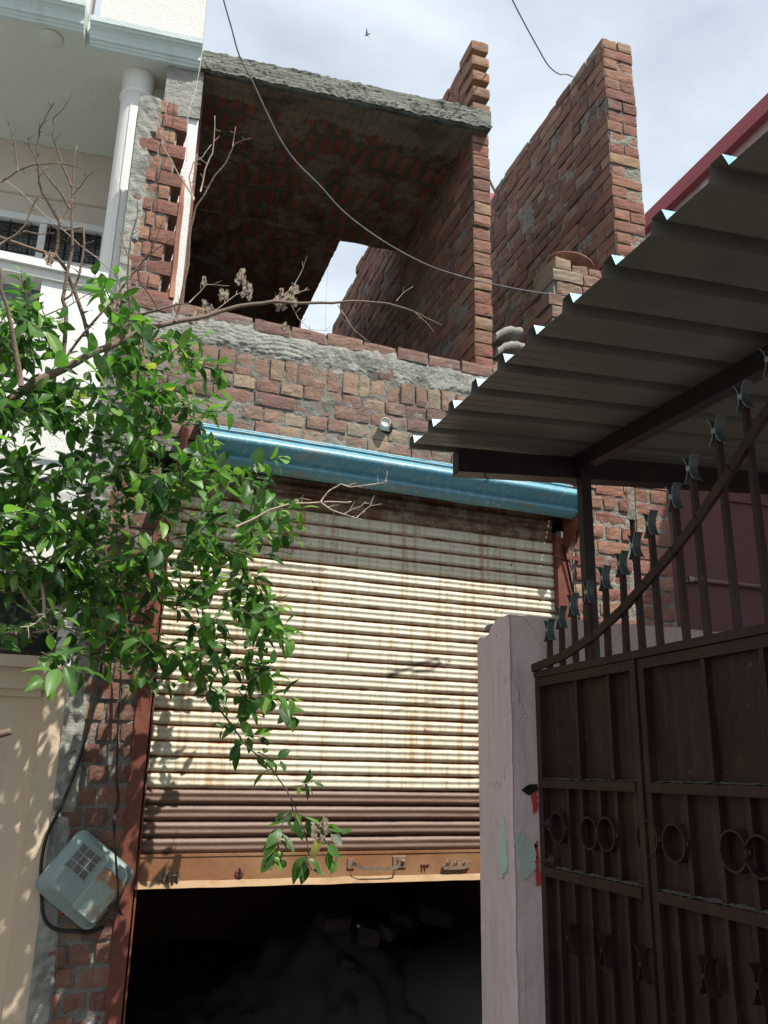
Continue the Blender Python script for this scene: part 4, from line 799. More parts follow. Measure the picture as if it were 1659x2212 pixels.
for (yo, w_) in ((2.60, 0.05),):
    a = Vector((bx0, yo, bmz(bx0))); d_ = Vector((bx1 - bx0, 0, bmz(bx1) - bmz(bx0))); mb.box(a, d_, YV * w_, ZV * 0.082); 
mb.box(Vector((bx0, 2.592, bmz(bx0) - 0.003)), Vector((bx1 - bx0, 0, bmz(bx1) - bmz(bx0))), YV * 0.066, ZV * 0.004)
beam = obj('front_beam', mb, [M_BEAM], can)
mb = MB(); px_ = 1.60; mb.abox((px_ - 0.004, 2.565, 0.0), (px_ + 0.036, 2.598, bmz(px_) + 0.085)); obj('post', mb, [M_BEAM], can)
mb = MB(); zr = CZ + (px_ - CXE) * slope - 0.062; mb.box((px_ - 0.01, 0.0, zr - 0.09), XV * 0.046, Vector((0, 2.6, 0.088)), ZV * 0.058); mb.box((px_ - 0.014, 0.0, zr - 0.093), XV * 0.026, Vector((0, 2.59, 0.0877)), ZV * 0.003); obj('rafter', mb, [M_BEAM], can)
mb = MB(); mb.box((3.0, 0.0, zr - 0.02), XV * 0.05, Vector((0, 2.6, 0.088)), ZV * 0.055); mb.abox((3.0, 2.5, 0), (3.05, 2.55, zr + 0.08)); obj('rafter', mb, [M_BEAM], can)
sp = PX(1652, 790, px_ + 0.0); mb = MB(); n_ = 22
for k_ in range(n_):
    th0 = 0.3 + k_ * 0.27; th1 = th0 + 0.27; r0 = 0.055 - k_ * 0.0012; c0 = sp + Vector((0, -0.045, 0.0))
    p_ = c0 + Vector((0, math.cos(th0) * r0, math.sin(th0) * r0)); q_ = c0 + Vector((0, math.cos(th1) * r0, math.sin(th1) * r0)); nr = (p_ - c0).normalized() * 0.004; mb.box(p_, q_ - p_, nr, XV * 0.03)
obj('scroll', mb, [M_GATE], can)
mb = MB(); ws = PY(1048, 1015, 2.59)
for k_ in range(3): mb.tube([ws + Vector((0.006 * k_, 0, 0.0)), ws + Vector((0.004 * k_ - 0.006, 0, -0.02)), ws + Vector((0.004 + 0.004 * k_, -0.003, -0.035)), ws + Vector((-0.01 + 0.008 * k_, -0.003, -0.05))], 0.0013, 5)
obj('binding_wire', mb, [M_BLACK], can)
# ================================================================== pink house behind
ph = thing('pink_house', 'dusky pink house with red roof edging behind the canopy and gate', 'house', (5.5, 6, 0))
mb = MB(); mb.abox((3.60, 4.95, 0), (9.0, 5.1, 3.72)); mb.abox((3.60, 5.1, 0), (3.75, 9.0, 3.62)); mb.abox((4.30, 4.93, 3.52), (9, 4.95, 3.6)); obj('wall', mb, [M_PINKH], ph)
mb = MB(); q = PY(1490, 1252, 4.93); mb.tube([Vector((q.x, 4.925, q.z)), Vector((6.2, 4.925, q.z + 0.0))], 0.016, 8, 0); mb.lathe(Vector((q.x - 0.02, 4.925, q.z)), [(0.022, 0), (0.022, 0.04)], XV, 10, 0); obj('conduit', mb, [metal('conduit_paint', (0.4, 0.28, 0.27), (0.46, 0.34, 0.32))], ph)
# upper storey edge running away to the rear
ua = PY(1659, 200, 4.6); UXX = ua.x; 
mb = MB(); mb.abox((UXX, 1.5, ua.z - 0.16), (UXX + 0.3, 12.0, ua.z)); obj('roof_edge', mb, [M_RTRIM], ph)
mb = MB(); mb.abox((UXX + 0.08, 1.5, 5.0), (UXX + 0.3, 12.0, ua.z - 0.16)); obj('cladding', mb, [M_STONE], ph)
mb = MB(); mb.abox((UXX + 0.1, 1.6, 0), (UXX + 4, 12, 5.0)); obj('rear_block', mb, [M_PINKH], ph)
fb = thing('distant_house', 'red roofed house glimpsed through the gap between the two brick walls', 'house', (8.2, 14, 0))
pq = PY(1043, 412, 12.0); mb = MB(); mb.abox((pq.x - 0.15, 12, pq.z - 0.02), (pq.x + 3, 12.3, pq.z + 0.0)); mb.abox((pq.x - 0.15, 12, pq.z - 0.3), (pq.x + 3, 12.3, pq.z - 0.02)); obj('roof_edge', mb, [M_RTRIM], fb)
mb = MB(); mb.abox((pq.x - 0.1, 12.02, 0), (pq.x + 3, 15, pq.z - 0.3)); obj('wall', mb, [M_STONE], fb)
mb = MB(); mb.tube([PY(1038, 350, 7.4), PY(1072, 420, 7.4), PY(1090, 460, 7.4)], 0.016, 7); tag(obj('wooden_pole', mb, [M_WOODP], loc=PY(1090, 460, 7.4)), 'thin wooden pole leaning in the gap between the thin and the tall brick walls', 'pole')
# ================================================================== small things on the parapet
bs = MB(); rs2 = random.Random(5)
bsl = PY(1230, 600, 4.72)
for (u0, u1, v, h) in ((1180, 1215, 652, 0.09), (1166, 1225, 632, 0.0), ):
    pass
def bk(x, z, w_, h_, d_, c, yo=4.70, rot=0.0):
    U_ = Vector((math.cos(rot), math.sin(rot), 0)); N_ = Vector((math.sin(rot), -math.cos(rot), 0)); brick(bs, Vector((x, yo, z)), U_, ZV, N_, w_, h_, d_, c=c, j=0.007, r=rs2)
for zz in [4.12 + 0.1 * i for i in range(6)]:
    bk(2.76, zz, 0.25, 0.088, 0.22, rs2.uniform(0.1, 0.6)); bk(3.02, zz, 0.25, 0.088, 0.22, rs2.uniform(0.1, 0.6))
bk(2.74, 4.72, 0.25, 0.088, 0.22, 0.5); bk(3.0, 4.72, 0.25, 0.088, 0.22, 0.4)
bk(2.81, 4.82, 0.2, 0.09, 0.34, 0.6); bk(3.02, 4.82, 0.2, 0.09, 0.22, 0.5)
bk(2.78, 4.92, 0.24, 0.09, 0.34, 0.95); bk(3.03, 4.92, 0.2, 0.09, 0.22, 0.5)
bk(2.80, 5.02, 0.13, 0.085, 0.3, 0.85, rot=0.05); bk(2.945, 5.005, 0.12, 0.075, 0.2, 0.6, rot=-0.1); bk(3.075, 5.0, 0.1, 0.07, 0.2, 0.3)
bs.abox((2.79, 4.72, 4.1), (3.24, 4.9, 5.0), 1)
tag(obj('brick_stub', bs, [M_WEATH, M_MORT], loc=(3.0, 4.72, 4.1)), 'ragged stub of stacked bricks under the clay dish, above the canopy edge', 'brick stack')
mb = MB(); dc = Vector((2.99, 4.85, 5.085)); ax = Vector((0.18, -0.12, 1)).normalized(); mb.lathe(dc, [(0.0, 0.0), (0.09, 0.003), (0.14, 0.035), (0.165, 0.075), (0.172, 0.085), (0.172, 0.092), (0.16, 0.088), (0.13, 0.045), (0.0, 0.015)], ax, 36); tag(obj('clay_dish', mb, [M_CLAY], loc=dc), 'shallow brown clay dish tilted on top of the ragged brick stub', 'dish')
for k_, (z0_, lab) in enumerate(((4.33, 'upper of two curved grey cement pieces beside the thin wall end'), (4.22, 'lower of two curved grey cement pieces beside the thin wall end'))):
    mb = MB(); xx0 = 2.30 + 0.01 * k_
    def lf(a, b): 
        th = a; return Vector((xx0 + a * 0.20, 4.66 + b * 0.2 + 0.008 * nn((a * 5, b * 5, k_)), z0_ + 0.075 * math.sin(min(1, a * 1.5) * 1.57) + 0.008 * nn((a * 6, b * 6, k_ + 3))))
    n1 = 12
    top = [[lf(i / n1, j / 4) for i in range(n1 + 1)] for j in range(5)]
    mb.grid(n1, 4, lambda a, b: lf(a, b) + ZV * 0.05); mb.grid(n1, 4, lf)
    mb.grid(n1, 3, lambda a, b: lf(a, 0) + ZV * 0.05 * b - YV * 0.012 * math.sin(b * 3.14)); mb.grid(4, 2, lambda a, b: lf(0, a) + ZV * 0.05 * b); mb.grid(4, 2, lambda a, b: lf(1, a) + ZV * 0.05 * b)
    tag(obj('cement_piece', mb, [M_TILE], loc=(xx0, 4.7, z0_)), lab, 'cement piece', 'curved cement pieces on the parapet')
mb = MB()
for i in range(9): brick(mb, Vector((2.26 + 0.12 * i, 4.69, 4.11 + 0.03 * math.sin(i * 1.7))), XV, ZV, -YV, 0.11, 0.085, 0.15, c=rs2.random(), r=rs2)
obj('loose_course', mb, [M_WEATH], shop)
# pipe stub
pp = PS(830, 921, 0.0); pt = thing('drain_pipe', 'short white plastic pipe stub poking out of the brick wall above the blue hood', 'pipe', pp)
mb = MB(); ax = (SN * 1 + XV * -0.25).normalized(); mb.lathe(pp - ax * 0.05, [(0.031, 0), (0.031, 0.115), (0.028, 0.116)], ax, 22); mb.lathe(pp - ax * 0.05, [(0.028, 0.108), (0.0, 0.106)], ax, 22); obj('pipe_body', mb, [M_PVC], pt)
mb = MB(); mb.lathe(pp + SU * 0.016 - SN * 0.012, [(0.044, 0), (0.042, 0.014), (0.034, 0.018)], SN, 14); obj('hole_rim', mb, [M_VOID], pt)
# ================================================================== meter box
mc = S(0.06, 1.06, 0.0); mt = thing('meter_box', 'tilted pale green electric meter box with a small window and rusty cover', 'meter box', mc)
ang = R(-37.5); E1 = (SU * math.cos(ang) + ZV * math.sin(ang)); E2 = (-SU * math.sin(ang) + ZV * math.cos(ang)); 
def rsq(cx, cy, w_, h_, r_, n_=5):
    o_ = []
    for (sx, sy, a0_) in ((1, 1, 0), (-1, 1, 90), (-1, -1, 180), (1, -1, 270)):
        for k_ in range(n_ + 1): th = R(a0_ + 90 * k_ / n_); o_.append((cx + sx * (w_ / 2 - r_) + r_ * math.cos(th), cy + sy * (h_ / 2 - r_) + r_ * math.sin(th)))
    return o_
def mpt(a, b, o_): return mc + E1 * a + E2 * b + SN * o_
def stack(layers, mats, name, par, mi=0):
    m_ = MB(); n_ = len(layers[0][0]); vs = []
    for pts_, o_ in layers: vs += [mpt(a, b, o_) for a, b in pts_]
    m_.add(vs, [(k_ * n_ + j_, k_ * n_ + (j_ + 1) % n_, (k_ + 1) * n_ + (j_ + 1) % n_, (k_ + 1) * n_ + j_) for k_ in range(len(layers) - 1) for j_ in range(n_)], 0, 0.5, True); m_.f.append([len(m_.v) - n_ + j_ for j_ in range(n_)]); m_.m.append(0); m_.c.append(0.5); m_.sm.append(False); return obj(name, m_, mats, par)
body = stack([(rsq(0.0, 0.0, 0.325, 0.30, 0.035), 0.02), (rsq(0, 0, 0.325, 0.30, 0.035), 0.075), (rsq(0, 0, 0.335, 0.31, 0.04), 0.077), (rsq(0, 0, 0.335, 0.31, 0.04), 0.084)], [M_METER], 'case', mt)
cov = stack([(rsq(0, 0, 0.322, 0.296, 0.045), 0.084), (rsq(0.0, 0.004, 0.315, 0.29, 0.045), 0.098), (rsq(0.010, 0.010, 0.275, 0.252, 0.05), 0.101), (rsq(0.016, 0.014, 0.262, 0.244, 0.05), 0.125), (rsq(0.018, 0.016, 0.246, 0.228, 0.045), 0.133)], [M_METER], 'cover', mt)
fl = stack([(rsq(0.088, -0.012, 0.128, 0.205, 0.012), 0.124), (rsq(0.088, -0.012, 0.126, 0.203, 0.012), 0.142), (rsq(0.088, -0.012, 0.118, 0.195, 0.012), 0.147)], [M_MRUST], 'terminal_cover', mt)
wx, wy = -0.062, 0.052
mb = MB()
for a, b, w_, h_ in ((wx - 0.06, wy - 0.062, 0.12, 0.006), (wx - 0.06, wy + 0.056, 0.12, 0.006), (wx - 0.06, wy - 0.062, 0.006, 0.124), (wx + 0.054, wy - 0.062, 0.006, 0.124)): mb.box(mpt(a, b, 0.132), E1 * w_, E2 * h_, SN * 0.004)
for q_ in (-0.02, 0.02): mb.box(mpt(wx + q_ - 0.002, wy - 0.056, 0.1338), E1 * 0.004, E2 * 0.112, SN * 0.002, 1); mb.box(mpt(wx - 0.054, wy + q_ - 0.002, 0.1336), E1 * 0.108, E2 * 0.004, SN * 0.002, 1)
wfm = obj('window_frame', mb, [M_METER, metal('dirty_grid', (0.3, 0.33, 0.32), (0.2, 0.2, 0.2))], mt)
mb = MB(); mb.box(mpt(wx - 0.056, wy - 0.058, 0.132), E1 * 0.112, E2 * 0.116, SN * 0.0012); obj('pane', mb, [M_MGLASS], wfm)
mb = MB(); mb.lathe(mpt(0.02, -0.148, 0.05), [(0.016, 0.0), (0.016, 0.02), (0.008, 0.022)], -E2, 10); mb.lathe(mpt(0.15, -0.02, 0.09), [(0.01, 0), (0.01, 0.02)], E1, 8); mb.tube([S(0.02, 1.06, -0.02), S(0.02, 1.06, 0.03)], 0.012); obj('gland', mb, [M_RUSTF], mt)
# ================================================================== cables
def cable(name, pts, r_, mat, label, cat='cable', n_=6, group=None, sm=6):
    P_ = [Vector(p) for p in pts]; o_ = []
    for i_ in range(len(P_) - 1):
        p0_, p1_, p2_, p3_ = P_[max(i_ - 1, 0)], P_[i_], P_[i_ + 1], P_[min(i_ + 2, len(P_) - 1)]
        for k_ in range(sm):
            t = k_ / sm; o_.append(0.5 * ((2 * p1_) + (p2_ - p0_) * t + (2 * p0_ - 5 * p1_ + 4 * p2_ - p3_) * t * t + (3 * p1_ - p0_ - 3 * p2_ + p3_) * t ** 3))
    o_.append(P_[-1]); m_ = MB(); m_.tube(o_, r_, n_); return tag(obj(name, m_, [mat], loc=P_[0]), label, cat, group)
A_ = [(470, -60), (483, 0), (500, 60), (517, 120), (545, 175), (575, 240), (605, 300), (640, 350), (690, 400), (740, 455), (800, 502), (860, 540), (930, 575), (1000, 598), (1080, 617), (1150, 630), (1210, 637), (1300, 640)]
cable('overhead_cable', [PY(u, v, 3.3 + 0.9 * i / 17) for i, (u, v) in enumerate(A_)], 0.0041, M_GREYC, 'grey overhead cable sagging across the open upper room to the canopy')
cable('thin_wire', [PY(u, v, 4.32) for u, v in ((448, -60), (446, 20), (440, 80), (436, 120), (428, 165), (420, 205), (410, 232), (405, 262), (404, 300), (403, 350))], 0.0022, M_PALEC, 'thin pale wire hanging down beside the cornice end of the white house', 'wire')
cable('thin_wire', [PY(u, v, y_) for u, v, y_ in ((1080, -60, 4.0), (1107, 0, 4.3), (1130, 45, 4.6), (1160, 100, 4.9), (1185, 142, 5.1), (1208, 160, 5.25), (1222, 160, 5.32), (1238, 166, 5.4))], 0.0055, M_GREYC, 'grey wire dropping from the sky to the top of the tall brick wall', 'wire')
cable('thin_wire', [PY(u, v, 8.2) for u, v in ((708, 510), (707, 600), (704, 660), (703, 730))], 0.0022, M_PALEC, 'hair thin wire seen through the roof opening', 'wire')
ez = lambda x, y, o_=0.03: PS((x / 1.511) / 1.4756, (1800 + y / 1.511) / 1.4756, o_)
cable('black_cable', [ez(*q) for q in ((560, 60), (520, 300), (485, 500), (455, 680), (405, 860), (360, 1000), (300, 1150), (228, 1300), (200, 1430), (198, 1550), (208, 1680), (235, 1735), (290, 1760), (370, 1765), (430, 1770), (500, 1745))], 0.0085, M_BLACK, 'thick black cable looping down behind and under the meter box')
for dx, lab in ((0, 'slack black wire in front of the meter box, left strand of the pair'), (9, 'slack black wire in front of the meter box, right strand of the pair')):
    cable('black_wire', [ez(x + dx * (0.3 + math.sin(y * 0.012) * 0.8), y, 0.16 if y > 1200 else 0.05) for x, y in ((605, 200), (590, 300), (582, 440), (577, 600), (566, 760), (568, 900), (560, 1030), (566, 1130), (545, 1225), (553, 1330), (562, 1450), (568, 1560), (560, 1640), (582, 1690))], 0.0036, M_BLACK, lab, 'wire', group='twisted black wires')
def dz(x, y): return (x / 1.659) / 1.4756, (800 + y / 1.659) / 1.4756
cable('service_cable', [PY(*dz(x, y), 4.3) for x, y in ((-300, 640), (-60, 650), (90, 668), (180, 690), (300, 712), (420, 728), (560, 722), (700, 705), (800, 670), (830, 700), (810, 800))], 0.009, M_GREYC, 'upper dark service cable running through the tree to the brick wall')
cable('service_cable', [PY(*dz(x, y), 4.25) for x, y in ((-300, 1330), (-60, 1290), (90, 1250), (200, 1215), (330, 1190), (450, 1200))], 0.011, M_GREYC, 'lower dark service cable running through the middle of the tree')
mb = MB(); p_ = ez(430, 2200, 0.05); mb.tube([p_ + Vector((0.02, 0.03, -0.3)), p_ + Vector((0.01, 0, -0.05)), p_ + Vector((0, 0, 0.0))], 0.017, 10); tag(obj('plastic_pipe', mb, [M_PVC], loc=p_), 'pale plastic pipe end at the foot of the left brick pier', 'pipe')
# bird
bp = PY(793, 75, 60); mb = MB(); mb.tube([bp + Vector((-0.25, 0, -0.2)), bp, bp + Vector((0.3, 0, 0.25))], [0.02, 0.09, 0.03], 8)
mb.add([bp, bp + Vector((-0.1, 0.2, 0)), bp + Vector((-0.1, -0.1, 0.7)), bp + Vector((0.1, 0, 0.1))], [(0, 1, 2), (0, 2, 3), (1, 2, 3)]); mb.add([bp, bp + Vector((0.15, 0.2, 0)), bp + Vector((0.45, 0.1, -0.45)), bp + Vector((0.0, 0, -0.1))], [(0, 1, 2), (0, 2, 3), (1, 2, 3)])
tag(obj('bird', mb, [M_BLACK], loc=bp), 'tiny dark bird gliding high in the sky above the slab', 'bird')
# ================================================================== rubble in the shop
rr = random.Random(9)
def lump(mb, c0, rx, ry, rz, sd, a=0.25, n_=16):
    vs = []; 
    for j_ in range(n_ + 1):
        for i_ in range(2 * n_):
            th = math.pi * j_ / n_; ph_ = math.pi * i_ / n_; d_ = Vector((math.sin(th) * math.cos(ph_), math.sin(th) * math.sin(ph_), math.cos(th))); k_ = 1 + a * nn(d_ * 1.4 + Vector((sd, 0, 0))) + a * 0.3 * nn(d_ * 6 + Vector((sd, 0, 0)))
            vs.append(c0 + Vector((d_.x * rx * k_, d_.y * ry * k_, d_.z * rz * k_)))
    m_ = 2 * n_; mb.add(vs, [(j_ * m_ + i_, j_ * m_ + (i_ + 1) % m_, (j_ + 1) * m_ + (i_ + 1) % m_, (j_ + 1) * m_ + i_) for j_ in range(n_) for i_ in range(m_)], 0, 0.5, True)
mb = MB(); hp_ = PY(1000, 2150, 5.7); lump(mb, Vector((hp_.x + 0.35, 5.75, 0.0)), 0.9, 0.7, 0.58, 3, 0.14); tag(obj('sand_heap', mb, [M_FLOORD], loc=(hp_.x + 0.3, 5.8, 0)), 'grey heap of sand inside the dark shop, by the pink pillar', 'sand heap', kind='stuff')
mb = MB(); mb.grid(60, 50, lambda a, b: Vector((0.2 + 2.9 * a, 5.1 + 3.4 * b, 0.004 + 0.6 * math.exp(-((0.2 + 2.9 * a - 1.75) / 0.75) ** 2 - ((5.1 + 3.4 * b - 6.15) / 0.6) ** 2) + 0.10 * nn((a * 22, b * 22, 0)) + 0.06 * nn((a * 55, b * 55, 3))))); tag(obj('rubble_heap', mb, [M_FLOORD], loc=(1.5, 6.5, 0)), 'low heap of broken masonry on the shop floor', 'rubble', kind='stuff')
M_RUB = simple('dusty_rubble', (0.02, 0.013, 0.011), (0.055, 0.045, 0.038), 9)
RB = [((720, 1990), 0.26, 0.4), ((790, 2030), 0.3, 1.5), ((760, 2090), 0.28, 0.2), ((700, 2130), 0.24, 2.0), ((840, 2010), 0.22, 0.9), ((800, 2120), 0.26, 1.2), ((740, 2170), 0.28, 0.1), ((870, 1985), 0.22, 2.4), ((940, 1975), 0.3, 0.0)]
names = ['pale slanting one at the top left', 'dark upright one near the middle', 'broad one left of the sand heap', 'small one lowest on the left', 'small tilted one behind the middle', 'one against the foot of the sand heap', 'lowest one at the bottom edge', 'reddish one behind the sand heap', 'square grey one at the back']
for (pxy, s_, rot), nm in zip(RB, names):
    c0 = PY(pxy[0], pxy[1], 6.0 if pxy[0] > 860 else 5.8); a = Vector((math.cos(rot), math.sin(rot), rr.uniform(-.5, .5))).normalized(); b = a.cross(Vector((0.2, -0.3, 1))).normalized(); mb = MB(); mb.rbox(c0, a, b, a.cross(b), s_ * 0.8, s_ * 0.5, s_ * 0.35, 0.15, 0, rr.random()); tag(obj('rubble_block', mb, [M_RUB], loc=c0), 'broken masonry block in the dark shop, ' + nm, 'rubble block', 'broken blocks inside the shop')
# ================================================================== LEMON TREE
TL = Vector((-1.35, 3.55, 0)); tree = thing('lemon_tree', 'lemon tree with glossy green leaves and bare dead twigs reaching in from the left', 'tree', TL)
tr = random.Random(42)
z1 = lambda x, y: ((x / 2.765) / 1.4756, (400 + y / 2.765) / 1.4756)
za = lambda x, y: ((x / 1.8433) / 1.4756, (y / 1.8433) / 1.4756)
zf = lambda x, y: ((500 + x / 1.508) / 1.4756, (1200 + y / 1.508) / 1.4756)
ze = lambda x, y: ((x / 1.511) / 1.4756, (1800 + y / 1.511) / 1.4756)
zb_f = lambda x, y: ((600 + x / 1.659) / 1.4756, (y / 1.659) / 1.4756)
zg = lambda x, y: ((x / 3.318) / 1.4756, (1700 + y / 3.318) / 1.4756)
mb = MB()
def wig(P_, amp, sub=3):
    o_ = []
    for i_ in range(len(P_) - 1):
        for k_ in range(sub):
            t = k_ / sub; p = P_[i_].lerp(P_[i_ + 1], t); o_.append(p + Vector((nn(p, 9), nn(p + Vector((7, 0, 0)), 9), nn(p + Vector((0, 7, 0)), 9))) * amp)
    o_.append(P_[-1]); return o_
def limb(mb, px, y0_, y1_, r0, r1, amp=0.006, n_=7, mi=0):
    P_ = [PY(u, v, y0_ + (y1_ - y0_) * i_ / (len(px) - 1)) for i_, (u, v) in enumerate(px)]; P2 = wig(P_, amp); k_ = len(P2); mb.tube(P2, [r0 + (r1 - r0) * i_ / (k_ - 1) for i_ in range(k_)], n_, mi); return P2
main_px = [(-60, 925)] + [dz(*q) for q in ((0, 820), (180, 700), (300, 640), (400, 590), (500, 535), (600, 490), (700, 440), (800, 400), (930, 370), (1020, 360), (1100, 340), (1250, 295), (1450, 265), (1560, 272))] + [zb_f(*q) for q in ((560, 1600), (760, 1602), (860, 1590), (1050, 1602), (1200, 1650), (1340, 1720))]
m0 = PY(-60, 925, 3.45)
mt_ = MB(); mt_.tube(wig([TL + Vector((0, 0, -0.1)), TL + Vector((0.03, 0, 0.6)), TL + Vector((0.1, -0.02, 1.2)), TL + Vector((0.18, 0.02, 1.7)), Vector((-1.0, 3.5, 2.3)), m0], 0.02), [0.08 - 0.0042 * i_ for i_ in range(16)], 12); tag(obj('trunk', mt_, [M_BARK], tree), None, None)
mb = MB(); limb(mb, main_px, 3.45, 3.95, 0.019, 0.004, 0.006, 8); obj('main_branch', mb, [M_BARK], tree)
